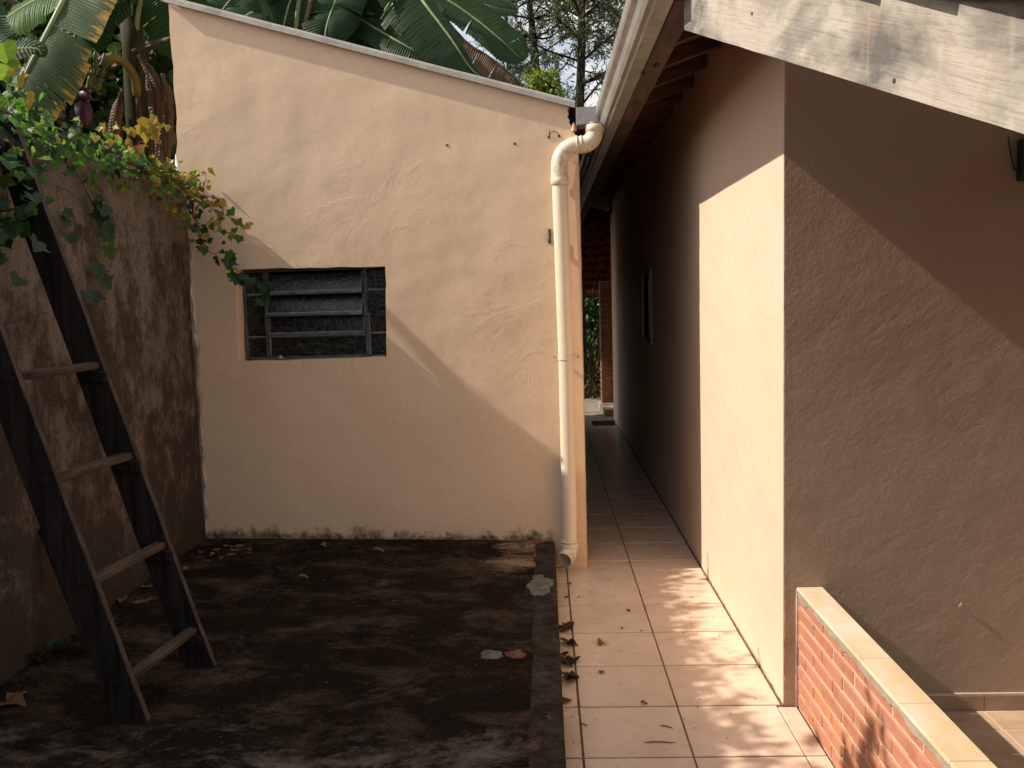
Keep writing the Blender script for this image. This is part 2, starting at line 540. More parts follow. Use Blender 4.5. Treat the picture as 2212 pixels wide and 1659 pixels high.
MAT = dict(
    shed=mat_shed_wall(), side=mat_side_wall(), front=mat_front_wall(), bound=mat_boundary(), slab=mat_slab(),
    edging=mat_edging(), tile=mat_tile(), brick=mat_brick(), ply=mat_plywood(), plyedge=mat_pale_ply(), galv=mat_galv(), flash=mat_flash(),
    pvc=mat_pvc(), glass=mat_glass(),
    grout=mat_simple('dirty_grout', (0.10, 0.066, 0.038), (0.22, 0.15, 0.095), 9, .95, .1, .002),
    mortar=mat_simple('sandy_mortar', (0.52, 0.335, 0.205), (0.66, 0.455, 0.30), 20, .95, .1, .006, 70),
    smear=mat_simple('cement_smear', (0.30, 0.25, 0.185), (0.42, 0.35, 0.26), 14, .95, .1, .004, 60),
    coping=mat_simple('cream_marble_tile', (0.70, 0.51, 0.29), (0.80, 0.68, 0.52), 5.5, .32, .45, .0008, 20, (1, .6, 1)),
    terr=mat_simple('terrace_tile', (0.46, 0.30, 0.185), (0.60, 0.42, 0.285), 9, .42, .4, .001),
    skirt=mat_simple('skirting_tile', (0.27, 0.165, 0.10), (0.38, 0.25, 0.165), 9, .42, .4, .001),
    whitegrout=mat_simple('pale_grout', (0.46, 0.36, 0.27), (0.60, 0.48, 0.37), 20, .9, .2),
    darkwood=mat_simple('dark_stained_timber', (0.050, 0.027, 0.018), (0.13, 0.072, 0.046), 3.0, .7, .3, .003, 30, (9, 1, 9)),
    rafter=mat_simple('rafter_timber', (0.085, 0.044, 0.028), (0.17, 0.09, 0.058), 3, .8, .2, .003, 30, (1, 9, 9)),
    terracotta=mat_simple('terracotta', (0.36, 0.135, 0.07), (0.52, 0.22, 0.115), 9, .85, .2, .004, 40),
    deck=mat_simple('roof_deck', (0.10, 0.05, 0.035), (0.16, 0.08, 0.055), 5, .9, .2),
    iron=mat_simple('grey_painted_iron', (0.055, 0.056, 0.060), (0.11, 0.11, 0.113), 12, .55, .4, .001, 60),
    ironpale=mat_simple('pale_iron_edge', (0.17, 0.17, 0.17), (0.42, 0.42, 0.41), 26, .6, .4),
    bare=mat_simple('bounce_cut_dark', (0.035, 0.027, 0.020), (0.075, 0.058, 0.044), 5, .95, .1, .006, 30),  # dark colour for unseen walls, cuts bounced light in the passage
    dark=mat_simple('painted_dark', (0.010, 0.009, 0.008), (0.016, 0.014, 0.012), 4, .95, .1),  # near-black fill for hollows, their shade put into the colour
    ladder=mat_simple('oiled_ladder_timber', (0.006, 0.005, 0.0045), (0.026, 0.020, 0.017), 2.6, .85, .14, .006, 9, (14, 14, 1.0), 8),
    rungtop=mat_simple('worn_rung_timber', (0.026, 0.016, 0.010), (0.105, 0.071, 0.045), 3, .8, .2, .004, 20, (6, 1.2, 6)),
    edge=mat_simple('pale_timber_edge', (0.030, 0.020, 0.016), (0.095, 0.066, 0.050), 3, .8, .2, .003, 20, (7, 7, 1.0)),  # paler timber, carries the light on the rail edges
    oldbrick=mat_simple('old_brick', (0.13, 0.05, 0.03), (0.24, 0.10, 0.06), 7, .9, .15, .004, 60),
    oldmortar=mat_simple('old_mortar', (0.17, 0.12, 0.08), (0.28, 0.20, 0.14), 12, .95, .1),
    soil=mat_simple('soil', (0.06, 0.042, 0.028), (0.13, 0.095, 0.062), 3, .95, .1, .03, 6),
    apron=mat_simple('grey_concrete', (0.20, 0.17, 0.135), (0.31, 0.265, 0.21), 5, .9, .2, .004),
    cement=mat_simple('grey_cement', (0.09, 0.09, 0.075), (0.20, 0.195, 0.165), 24, .92, .15, .01, 30),
    redbit=mat_simple('broken_brick', (0.13, 0.05, 0.032), (0.27, 0.105, 0.068), 24, .9, .15, .01, 50),
    plasteredge=mat_simple('bare_plaster', (0.20, 0.145, 0.10), (0.66, 0.55, 0.44), 9, .9, .15, .01, 30, (1, 1, .6)),
    nail=mat_simple('rusty_iron', (0.06, 0.04, 0.03), (0.15, 0.10, 0.07), 40, .8, .3),
    dryleaf=mat_leaf('dry_brown_leaf', (0.10, 0.045, 0.022), (0.26, 0.13, 0.06), (0.2, 0.1, 0.04), .15, .8),
    wetleaf=mat_leaf('rotten_leaf', (0.028, 0.013, 0.007), (0.095, 0.042, 0.02), (0.1, 0.05, 0.02), .05, .7),
    tanleaf=mat_leaf('tan_leaf', (0.11, 0.065, 0.033), (0.30, 0.19, 0.10), (0.2, 0.18, 0.07), .15, .8),
    vgreen=mat_leaf('vine_green', (0.020, 0.058, 0.013), (0.062, 0.14, 0.024), (0.14, 0.36, 0.025), .42),
    vdark=mat_leaf('vine_dark_green', (0.012, 0.034, 0.012), (0.028, 0.066, 0.020), (0.05, 0.13, 0.02), .25),
    vlime=mat_leaf('vine_lime', (0.075, 0.165, 0.02), (0.17, 0.27, 0.03), (0.30, 0.48, 0.04), .4),
    vyellow=mat_leaf('vine_yellow', (0.27, 0.185, 0.025), (0.42, 0.32, 0.05), (0.5, 0.37, 0.04), .38),
    vbrown=mat_leaf('vine_russet', (0.15, 0.055, 0.022), (0.33, 0.17, 0.05), (0.36, 0.16, 0.04), .3),
    stem=mat_simple('vine_stem', (0.06, 0.038, 0.024), (0.16, 0.105, 0.065), 20, .85, .2),
    banA=mat_banana('banana_leaf_green', (0.014, 0.038, 0.010), (0.22, 0.18, 0.04), 1.15, .25, .003, (0.06, 0.16, 0.018)),
    banB=mat_banana('banana_leaf_yellowing', (0.040, 0.066, 0.026), (0.46, 0.27, 0.035), 0.80, .2, .003, (0.14, 0.22, 0.05)),
    banL=mat_banana('banana_leaf_backlit', (0.040, 0.105, 0.016), (0.30, 0.25, 0.05), 1.15, .5, .003, (0.26, 0.52, 0.035)),  # brighter, more translucent leaf copy with the backlight put into its colour
    banD=mat_banana('banana_leaf_dry', (0.085, 0.05, 0.026), (0.12, 0.07, 0.036), 0.5, .12, .004, (0.2, 0.12, 0.05)),
    banrib=mat_simple('banana_midrib', (0.16, 0.20, 0.07), (0.30, 0.33, 0.14), 6, .5, .4),
    banstem=mat_simple('banana_stem', (0.018, 0.020, 0.008), (0.055, 0.053, 0.022), 4, .75, .08, .003, 14, (6, 6, .7)),
    bandry=mat_simple('dry_sheath', (0.045, 0.026, 0.017), (0.11, 0.07, 0.045), 5, .9, .15, .006, 20, (6, 6, .7)),
    stalk=mat_simple('fruit_stalk', (0.11, 0.085, 0.022), (0.20, 0.135, 0.032), 8, .55, .35),
    fruit=mat_simple('green_banana', (0.03, 0.055, 0.015), (0.075, 0.115, 0.03), 14, .5, .4),
    bell=mat_simple('banana_flower', (0.030, 0.006, 0.013), (0.07, 0.018, 0.032), 8, .5, .4, .002, 12),
    needle=mat_leaf('wispy_foliage', (0.030, 0.050, 0.026), (0.065, 0.092, 0.042), (0.10, 0.15, 0.04), .3, .6),
    needle2=mat_leaf('wispy_foliage_pale', (0.055, 0.085, 0.030), (0.12, 0.155, 0.055), (0.2, 0.26, 0.06), .3, .6),
    bark=mat_simple('dark_bark', (0.020, 0.015, 0.012), (0.055, 0.042, 0.033), 6, .95, .1, .02, 14, (3, 3, .8)),
    bush=mat_leaf('broad_leaf_dark', (0.013, 0.032, 0.009), (0.036, 0.070, 0.018), (0.07, 0.15, 0.02), .25, .5),
    bushl=mat_leaf('broad_leaf_light', (0.16, 0.24, 0.03), (0.34, 0.38, 0.06), (0.42, 0.5, 0.05), .4, .5),
    dryb=mat_leaf('dry_bush_leaf', (0.07, 0.05, 0.03), (0.15, 0.105, 0.06), (0.1, 0.08, 0.03), .15, .8),
    stump=mat_simple('weathered_stump', (0.20, 0.125, 0.065), (0.42, 0.29, 0.165), 6, .9, .15, .02, 18, (5, 5, .8)),
    cable=mat_simple('black_cable', (0.012, 0.012, 0.012), (0.03, 0.03, 0.03), 20, .6, .3),
)

# ================================================================== SETTING
g = G(); g.add([(-150, -150, -0.06), (150, -150, -0.06), (150, 150, -0.06), (-150, 150, -0.06)], [(0, 1, 2, 3)])
tag(g.build('ground', MAT['soil']), 'bare brown soil under and beyond the yard', kind='structure')

# --- tiled walkway
TS = 0.3883
X1, X2, X3 = 0.1034, 0.4917, 0.8800
Y0 = 4.9204
g = G(); g.box((0.035, 0.2, -0.055), (0.903, 11.03, -0.0035)); g.add([(0.903, .2, -.0036), (0.957, .2, -.0036), (0.957, 3.356, -.0036), (0.903, 3.356, -.0036)], [(0, 1, 2, 3)])
walk = tag(g.build('walkway', MAT['grout']), 'beige tiled walkway running into the dark passage', kind='structure')

def tile_mesh(name, sx, sy, th, mat, bev=0.0016):
    bm = bmesh.new()
    bmesh.ops.create_cube(bm, size=1.0)
    bmesh.ops.scale(bm, vec=(sx, sy, th), verts=bm.verts)
    bmesh.ops.bevel(bm, geom=[e for e in bm.edges if all(v.co.z > 0 for v in e.verts)], offset=bev, segments=1, affect='EDGES')
    me = bpy.data.meshes.new(name); bm.to_mesh(me); bm.free(); me.materials.append(mat)
    return me

tile_cache = {}
def put_tile(x0, x1, y0, y1, top, th, mat, parent, name='tile', gap=0.0035, jit=0.0006):
    key = (round(x1 - x0, 4), round(y1 - y0, 4), mat.name)
    if key not in tile_cache: tile_cache[key] = tile_mesh(name, x1 - x0 - gap, y1 - y0 - gap * 2.1, th, mat)
    o = link(name, tile_cache[key], parent)
    o.location = ((x0 + x1) / 2, (y0 + y1) / 2, top - th / 2 + random.uniform(-jit, jit))
    o.rotation_euler = (random.uniform(-.0012, .0012), random.uniform(-.0012, .0012), random.uniform(-.002, .002))
    return o

for k in range(-11, 16):
    ya, yb = Y0 + k * TS, Y0 + (k + 1) * TS
    yb = min(yb, 11.03)
    if ya > 11: break
    if yb < 5.2: put_tile(0.037, X1 - .003, ya, yb, 0, .012, MAT['tile'], walk, gap=.004)
    elif ya < 5.18: put_tile(0.037, X1 - .003, ya, 5.185, 0, .012, MAT['tile'], walk, gap=.004)
    put_tile(X1 + .002, X2 - .0015, ya, yb, 0, .012, MAT['tile'], walk, gap=.004)
    if yb < 3.6:
        put_tile(X2 + .0015, X3, ya, yb, 0, .012, MAT['tile'], walk, gap=.004)
        put_tile(X3, 0.955, ya, min(yb, 3.352), 0, .012, MAT['tile'], walk, gap=.004)
    else:
        put_tile(X2 + .0015, .899, ya, yb, 0, .012, MAT['tile'], walk, gap=.004)

g = G(); g.box((-2.0, 11.04, -0.055), (0.6, 14.2, -0.012)); g.box((0.6, 11.6, -0.055), (3.0, 14.2, -0.0125))
tag(g.build('path', MAT['apron']), 'grey concrete path at the far end of the passage', kind='structure')

# --- raised concrete slab on the left
def ragged_strip(x0, x1, y0, y1, ztop, zbot, ny, nx, amp_l, amp_r, zamp, seed):
    rr = random.Random(seed); G_ = G()
    rows = []
    for j in range(ny + 1):
        y = y0 + (y1 - y0) * j / ny
        n1 = mnoise.noise(Vector((seed, y * 7, 1.3))) + .5 * mnoise.noise(Vector((seed, y * 23, 5.3)))
        n2 = mnoise.noise(Vector((seed + 9, y * 6, 2.3))) + .5 * mnoise.noise(Vector((seed, y * 21, 9.3)))
        xa = x0 + n1 * amp_l; xb = x1 + n2 * amp_r
        row = []
        for i in range(nx + 1):
            x = xa + (xb - xa) * i / nx
            row.append(Vector((x, y, ztop + zamp * mnoise.noise(Vector((x * 12, y * 9, seed)))))) 
        row.append(Vector((xb + .003, y, zbot)))
        rows.append(row)
    n = nx + 2
    G_.add([v for r in rows for v in r], [(j * n + i, j * n + i + 1, (j + 1) * n + i + 1, (j + 1) * n + i) for j in range(ny) for i in range(n - 1)])
    return G_

slab = tag(ragged_strip(-2.30, -0.078, -1.2, 5.42, 0.165, -.05, 160, 34, 0, .008, .004, 3).build('concrete_slab', MAT['slab'], smooth=True), 'raised concrete slab blackened by algae', kind='structure')
ed = ragged_strip(-0.084, 0.030, -1.2, 5.19, 0.164, -.05, 420, 8, .006, .012, .008, 11).build('edging', MAT['edging'], slab, smooth=True)

def blob(name, c, rx, ry, h, mat, parent, seed, n=22):
    G_ = G(); vs_ = [Vector(c) + Vector((0, 0, h))]; fs = []
    rings = 4
    for r in range(1, rings + 1):
        for k in range(n):
            a = 2 * math.pi * k / n; q = r / rings
            wob = 1 + .38 * mnoise.noise(Vector((math.cos(a) * 1.6, math.sin(a) * 1.6, seed))) + .22 * mnoise.noise(Vector((math.cos(a) * 4.5, math.sin(a) * 4.5, seed + 3)))
            zz = h * (1 - q ** 2.5) + .004 * mnoise.noise(Vector((k, r, seed))) * (r < rings)
            vs_.append(Vector(c) + Vector((math.cos(a) * rx * q * wob, math.sin(a) * ry * q * wob, zz)))
    for k in range(n): fs.append((0, 1 + k, 1 + (k + 1) % n))
    for r in range(rings - 1):
        for k in range(n):
            a = 1 + r * n + k; b = 1 + r * n + (k + 1) % n
            fs.append((a, a + n, b + n, b))
    G_.add(vs_, fs)
    return G_.build(name, mat, parent, smooth=True)
blob('cement_patch', atz(1168, 1263, .166) , .058, .16, .008, MAT['cement'], slab, 2.2, 48)
blob('brick', atz(1112, 1414, .166), .045, .040, .010, MAT['redbit'], slab, 4.4, 30)
blob('cement_patch', atz(1062, 1414, .166), .05, .05, .006, MAT['cement'], slab, 7.7, 30)
blob('brick', atz(1150, 1172, .166), .06, .03, .012, MAT['redbit'], slab, 9.1, 30)

# --- terrace behind the low brick wall
g = G(); g.box((1.045, 0.2, -0.055), (4.4, 3.352, -0.0235))
terr = tag(g.build('terrace_floor', MAT['whitegrout']), 'tan tiled terrace floor behind the low brick wall', kind='structure')
for i in range(-2, 7):
    for j in range(0, 8):
        xa = 1.665 + i * .39; ya = 3.192 - (j) * .39
        if xa < 1.0 and xa + .39 < 1.05: continue
        put_tile(max(xa, 1.048), xa + .388, max(ya - .388, .25), ya, -0.02, .01, MAT['terr'], terr, gap=.005)
    xa = 1.665 + i * .39
    if xa + .39 > 1.05: put_tile(max(xa, 1.048), xa + .388, 3.192, 3.338, -0.02, .01, MAT['terr'], terr, gap=.005)

# ================================================================== SHED
OX, OY = 0.226, 5.193
U = Vector((0.99635, -0.0854, 0)); NB = Vector((0.0854, 0.99635, 0))
def S(u, z, d=0.0):
    return Vector((OX, OY, 0)) + U * u + NB * d + Vector((0, 0, z))
shed = tag(empty('shed', (OX, OY, 0)), 'cream plastered shed with sloping top and small dark louvre window', 'shed')

def roofz(u):      # top of the plaster along the wall
    return 2.695 + (0.02 - u) * (3.45 - 2.695) / (2.437 + .02)

def wall_outline():
    rr = random.Random(5); pts = []
    for i in range(46):                                   # ragged left edge, going up
        z = .10 + (3.44 - .10) * i / 45
        amp = .007 if z < 2.35 else .026
        pts.append((-2.405 - .03 * i / 45 + amp * (mnoise.noise(Vector((z * 6, 3, 0))) + .6 * mnoise.noise(Vector((z * 21, 7, 0)))) - (.012 if 2.62 > z > 2.35 else 0), z))
    for i in range(1, 24):
        u = -2.437 + 2.39 * i / 24; pts.append((u, roofz(u)))
    # broken corner at the eave
    pts += [(-.050, 2.708), (-.058, 2.690), (-.052, 2.672), (-.060, 2.655), (-.046, 2.634), (-.050, 2.622), (-.036, 2.600), (-.038, 2.580), (-.020, 2.566), (-.018, 2.552), (-.003, 2.546)]
    for i in range(30):
        z = 2.54 - (2.54 + .05) * i / 29
        pts.append((-.001 + .0028 * mnoise.noise(Vector((z * 9, 1, 4))) + (-.006 if i == 29 else 0), z))
    pts.append((-2.405, -.05))
    return pts

def hole_outline():
    rr = random.Random(9); pts = []
    c = [(-2.128, 1.282), (-1.183, 1.292), (-1.166, 1.838), (-2.112, 1.852)]
    for a, b in zip(c, c[1:] + c[:1]):
        for i in range(10):
            t = i / 10; pts.append((a[0] + (b[0] - a[0]) * t + rr.uniform(-.003, .003), a[1] + (b[1] - a[1]) * t + rr.uniform(-.003, .003)))
    return pts

bm = bmesh.new()
def loop(pts):
    vv = [bm.verts.new(S(u, z)) for u, z in pts]
    return [bm.edges.new((vv[i], vv[(i + 1) % len(vv)])) for i in range(len(vv))]
es = loop(wall_outline()) + loop(hole_outline())
bmesh.ops.triangle_fill(bm, use_beauty=True, use_dissolve=False, edges=es)
for f in bm.faces:
    if f.normal.dot(NB) > 0: f.normal_flip()
ext = bmesh.ops.extrude_face_region(bm, geom=bm.faces[:])
bmesh.ops.translate(bm, vec=NB * .14, verts=[v for v in ext['geom'] if isinstance(v, bmesh.types.BMVert)])
bmesh.ops.recalc_face_normals(bm, faces=bm.faces)
me = bpy.data.meshes.new('wall'); bm.to_mesh(me); bm.free(); me.materials.append(MAT['shed'])
link('wall', me, shed)
# side, rear walls and a shade-black brick behind the chipped corner
g = G(); q0, q1 = S(-.15, 0, .142), S(-.004, 0, 2.7)
def sbox(g, u0, u1, d0, d1, z0, z1):
    c = S((u0 + u1) / 2, (z0 + z1) / 2, (d0 + d1) / 2)
    return g.obox(c, U * (u1 - u0) / 2, NB * (d1 - d0) / 2, Vector((0, 0, (z1 - z0) / 2)))
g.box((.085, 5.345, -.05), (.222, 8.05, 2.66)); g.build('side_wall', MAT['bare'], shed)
g = G(); g.box((.085, 8.06, -.05), (.222, 11.2, 2.70)); tag(g.build('sun_block_wall', MAT['bare']), 'unseen wall added past the shed to keep sun out of the passage', 'wall')  # added out of sight, blocks sun entering the passage behind the shed
g = G(); sbox(g, -2.44, -2.30, .142, 2.7, -.05, 3.3); g.build('side_wall', MAT['shed'], shed)
g = G(); sbox(g, -2.298, -.147, 2.56, 2.7, -.05, 2.62); g.build('rear_wall', MAT['shed'], shed)
g = G(); sbox(g, -.075, -.012, .02, .12, 2.56, 2.66); g.build('shade_black_brick', MAT['dark'], shed, bevel=.006)  # black colour stands in for the shade inside the chipped hole
blob('mortar_lump', S(-.022, 2.57, -.004), .018, .018, .05, MAT['mortar'], shed, 5.5, 12)
# corrugated roof behind the flashing
G_ = G(); vs_ = []; nu, nd = 60, 3
for j in range(nd):
    for i in range(nu + 1):
        u = -2.50 + (2.49 if j == 0 else 2.62) * i / nu  # rear rows lengthened over the gutter to shut off sky light
        vs_.append(S(u, roofz(u) + .004 + .010 * math.cos(i * math.pi), (.03, .16, 6.0)[j]))
G_.add(vs_, [(j * (nu + 1) + i, j * (nu + 1) + i + 1, (j + 1) * (nu + 1) + i + 1, (j + 1) * (nu + 1) + i) for j in range(nd - 1) for i in range(nu)])
G_.build('roof_sheet', MAT['deck'], shed)
# metal flashing along the sloping top of the wall: front strip, top and a drip lip
G_ = G(); prof = [(-.004, -.006), (-.033, -.009), (-.030, .020), (-.014, .034), (.12, .040)]; vs_ = []
N_ = 30
for i in range(N_ + 1):
    u = -2.452 + (2.452 - .012) * i / N_
    wob = .0025 * mnoise.noise(Vector((u * 3, 2, 0)))
    for d, dz in prof: vs_.append(S(u, roofz(u) + dz + wob, d))
n = len(prof)
G_.add(vs_, [(i * n + k, (i + 1) * n + k, (i + 1) * n + k + 1, i * n + k + 1) for i in range(N_) for k in range(n - 1)])
G_.build('flashing', MAT['flash'], shed)
for px, py in ((965, 312), (1112, 311)):
    v = at(px, py, 5.23); u = (v.x - OX) / U.x
    G().tube([S(u, v.z, .01), S(u, v.z, -.002)], [.007, .008], 8).build('nail', MAT['nail'], shed)
G().tube([S(-.165, 2.555, .005), S(-.163, 2.57, -.02), S(-.158, 2.578, -.022)], .0022, 6).build('wire_stub', MAT['cable'], shed)
G().tube([S(-.168, 2.545, .01), S(-.168, 2.545, -.004)], .008, 8).build('nail', MAT['nail'], shed)
G().tube([S(-.108, 2.548, .01), S(-.108, 2.548, -.004)], .008, 8).build('nail', MAT['nail'], shed)
G().tube([S(-.168, 2.547, -.004), S(-.155, 2.572, -.006), S(-.135, 2.577, -.007), S(-.118, 2.566, -.006), S(-.108, 2.549, -.004)], .0018, 6).build('wire', MAT['cable'], shed)
g = G(); sbox(g, -.182, -.168, -.018, .004, 1.945, 2.02); sbox(g, -.186, -.170, -.026, .002, 1.94, 1.965); g.build('hinge_bracket', MAT['nail'], shed)
v = at(1068, 650, 5.25); 

# window: fixed frame at the back of the reveal, louvre sashes tilted out of it
WD = .105
wu0, wu1, wz0, wz1 = -2.115, -1.168, 1.288, 1.846
g = G()
sbox(g, wu0, wu0 + .018, WD, WD + .03, wz0, wz1); sbox(g, wu1 - .018, wu1, WD, WD + .03, wz0, wz1)
sbox(g, wu0 + .018, wu1 - .018, WD, WD + .03, wz0, wz0 + .016); sbox(g, wu0 + .018, wu1 - .018, WD, WD + .03, wz1 - .016, wz1)
win = g.build('window', MAT['iron'], shed)
wl, wr = -1.967, -1.325                                   # mullions
for um in (wl, wr):
    g = G(); sbox(g, um - .011, um + .011, WD - .006, WD + .03, wz0 + .017, wz1 - .017); g.build('mullion', MAT['iron'], win)
    g = G(); sbox(g, um + .013, um + .017, WD - .004, WD + .004, wz0 + .02, 1.56); g.build('pale_edge', MAT['ironpale'], win)  # paler strip down the right side of each mullion
zb = [wz0 + .016, 1.428, 1.556, 1.688, wz1 - .016]
for a, b, zs in ((wu0 + .018, wl - .011, (1.426, 1.69)), (wr + .011, wu1 - .018, (1.436, 1.70))):
    for z in zs:
        g = G(); sbox(g, a, b, WD - .002, WD + .024, z - .006, z + .006); g.build('glazing_bar', MAT['iron'], win)
        g = G(); sbox(g, a + .004, b - .004, WD - .005, WD - .0025, z + .0035, z + .0075); g.build('pale_edge', MAT['ironpale'], win)
    zz = [wz0 + .016] + [z for z in zs] + [wz1 - .016]
    for z0, z1 in zip(zz, zz[1:]):
        g = G(); sbox(g, a, b, WD + .010, WD + .014, z0 + .006, z1 - .006); g.build('pane', MAT['glass'], win)
# middle column: bottom fixed pane, two sashes tilted out, top one open
def tilted_sash(z0, z1, out):
    a, b = wl + .013, wr - .013
    p0, p1 = S(a, z0, WD - out), S(b, z0, WD - out)
    q0, q1 = S(a, z1, WD + .006), S(b, z1, WD + .006)
    t = ((q0 - p0)).normalized(); nrm = U.cross(t).normalized()
    g = G(); g.obox((p0 + p1) / 2 + t * .004, U * (b - a) / 2, t * .009, nrm * .010); s_ = g.build('louvre_sash', MAT['iron'], win)
    g = G(); g.obox((p0 + p1) / 2 + t * .0145, U * (b - a) / 2 * .985, t * .0022, nrm * .0095); g.build('pale_edge', MAT['ironpale'], win)
    g = G(); g.obox((p0 + p1 + q0 + q1) / 4 + t * .006, U * ((b - a) / 2 - .012), t * ((q0 - p0).length / 2 - .012), nrm * .002); g.build('pane', MAT['glass'], win)
    for p_, q_ in ((p0, q0), (p1, q1)):
        sgn = 1 if p_ is p0 else -1
        g = G(); g.obox((p_ + q_) / 2 + U * .006 * sgn, U * .006, t * ((q0 - p0).length / 2), nrm * .009); g.build('louvre_sash', MAT['iron'], win)
g = G(); sbox(g, wl + .012, wr - .012, WD + .006, WD + .010, zb[0], zb[1] - .008); g.build('pane', MAT['glass'], win)
g = G(); sbox(g, wl + .012, wr - .012, WD - .004, WD + .02, zb[1] - .008, zb[1] + .004); g.build('glazing_bar', MAT['iron'], win)
g = G(); sbox(g, wl + .016, wr - .016, WD - .008, WD - .0045, zb[1] - .001, zb[1] + .004); g.build('pale_edge', MAT['ironpale'], win)
tilted_sash(1.436, 1.556, .012)
tilted_sash(1.558, 1.684, .050)
tilted_sash(1.690, 1.818, .042)
g = G(); sbox(g, wr - .004, wr + .012, WD - .045, WD - .006, 1.545, 1.605); g.build('latch', MAT['iron'], win)
g = G(); sbox(g, wr - .008, wr + .006, WD - .04, WD - .006, 1.61, 1.68); g.build('latch', MAT['iron'], win)
g = G(); sbox(g, -2.4, -.16, .5, .52, 1.0, 2.55); g.build('interior_dark_sheet', MAT['dark'], shed)  # black sheet stands in for the darkness of the room
blob('putty', S(-1.885, 1.292, WD - .02), .018, .012, .022, MAT['ironpale'], shed, 3.1, 10)

# ================================================================== BOUNDARY WALL (left)
BX, BZ = -2.172, 2.352
bw = tag(empty('boundary_wall', (BX, 3.0, .1)), 'tall mould-stained rendered wall on the left behind the ladder', 'wall')
G_ = G(); vs_ = []; ny, nz = 150, 40
ya, yb = -1.5, 5.415
for j in range(ny + 1):
    y = ya + (yb - ya) * j / ny
    top = BZ + .018 * mnoise.noise(Vector((y * 3, 0, 5))) + .012 * mnoise.noise(Vector((y * 11, 0, 8)))
    for i in range(nz + 1):
        z = .10 + (top - .10) * i / nz
        vs_.append((BX + .012 * mnoise.noise(Vector((0, y * 1.8, z * 1.8))) + .005 * mnoise.noise(Vector((4, y * 9, z * 9))), y, z))
    for dx in (.05, .16): vs_.append((BX - dx, y, top + .01 * mnoise.noise(Vector((y * 9, dx * 30, 1)))))
    vs_.append((BX - .162, y, .0))
n = nz + 4
G_.add(vs_, [(j * n + i, (j + 1) * n + i, (j + 1) * n + i + 1, j * n + i + 1) for j in range(ny) for i in range(n - 1)])
G_.build('rendered_face', MAT['bound'], bw, smooth=True)
# ragged pale plaster bead where it meets the shed
G_ = G(); prev = None
for i in range(60):
    z = .30 + 2.0 * i / 59
    wd = max(0.0, .020 + .020 * mnoise.noise(Vector((z * 9, 2, 2))) + .008 * mnoise.noise(Vector((z * 30, 5, 2))))
    c = S(-2.398, z, -.006)
    row = [c + U * (-.012), c + U * (-.012 + wd) + NB * (-.006), c + U * (-.008 + wd * 1.4) + NB * .004]
    b = len(G_.v); G_.v += row; G_.uv += [(0, 0)] * 3
    if prev is not None: G_.f += [(prev, prev + 1, b + 1, b), (prev + 1, prev + 2, b + 2, b + 1)]
    prev = b
G_.build('plaster_bead', MAT['plasteredge'], bw)

# ================================================================== HOUSE
HX, HY = 0.904, 3.357
house = tag(empty('house', (HX, HY, 0)), 'house with cream side wall, taupe front wall and timber eaves', 'house')
# side wall with its small window
bm = bmesh.new()
def ploop(pts):
    vv = [bm.verts.new(p) for p in pts]
    return [bm.edges.new((vv[i], vv[(i + 1) % len(vv)])) for i in range(len(vv))]
hy0, hy1, hz0, hz1 = 7.40, 7.96, 1.245, 1.81
es = ploop([(HX, HY + .002, -.05), (HX, 11.65, -.05), (HX, 11.65, 2.90), (HX, HY + .002, 2.90)]) + ploop([(HX, hy0, hz0), (HX, hy1, hz0), (HX, hy1, hz1), (HX, hy0, hz1)])
bmesh.ops.triangle_fill(bm, use_beauty=True, edges=es)
ext = bmesh.ops.extrude_face_region(bm, geom=bm.faces[:])
bmesh.ops.translate(bm, vec=(.15, 0, 0), verts=[v for v in ext['geom'] if isinstance(v, bmesh.types.BMVert)])
bmesh.ops.recalc_face_normals(bm, faces=bm.faces)
me = bpy.data.meshes.new('side_wall'); bm.to_mesh(me); bm.free(); me.materials.append(MAT['side'])
link('side_wall', me, house)
g = G()
for lo, hi in (((HX - .012, hy0 - .03, hz0 - .03), (HX + .04, hy0, hz1 + .03)), ((HX - .012, hy1, hz0 - .03), (HX + .04, hy1 + .03, hz1 + .03)), ((HX - .012, hy0, hz0 - .03), (HX + .04, hy1, hz0)), ((HX - .012, hy0, hz1), (HX + .04, hy1, hz1 + .03))): g.box(lo, hi)
hw = g.build('window', MAT['whitegrout'], house)
G().box((HX + .05, hy0 + .001, hz0 + .001), (HX + .056, hy1 - .001, hz1 - .001)).build('pane', MAT['glass'], hw)
# front wall, a little wavy at its left arris
G_ = G(); vs_ = []; NZ = 150
for i in range(NZ + 1):
    z = -.05 + 2.67 * i / NZ
    e = .0035 * mnoise.noise(Vector((z * 4, 1, 7))) + .003 * mnoise.noise(Vector((z * 26, 2, 7)))
    ch = max(0.0, mnoise.noise(Vector((z * 13, 4, 1))) - .45) * .03
    vs_ += [(HX + .0035 + e + ch, HY, z), (4.4, HY, z), (HX + .0045 + e + ch, HY + .145, z)]
G_.add(vs_, [(3 * i, 3 * i + 1, 3 * i + 4, 3 * i + 3) for i in range(NZ)] + [(3 * i + 2, 3 * i, 3 * i + 3, 3 * i + 5) for i in range(NZ)])
G_.add([(HX + .01, HY + .001, 2.62), (4.4, HY + .001, 2.62), (4.4, HY + .145, 2.62), (HX + .01, HY + .145, 2.62)], [(0, 1, 2, 3)])
G_.add([(HX + .01, HY + .145, -.05), (4.4, HY + .145, -.05), (4.4, HY + .145, 2.62), (HX + .01, HY + .145, 2.62)], [(3, 2, 1, 0)])
G_.build('front_wall', MAT['front'], house)
G().box((HX + .16, 11.50, -.05), (4.4, 11.648, 2.9)).build('rear_wall', MAT['side'], house)
G().box((4.25, HY + .15, -.05), (4.398, 11.49, 2.6)).build('far_side_wall', MAT['side'], house)
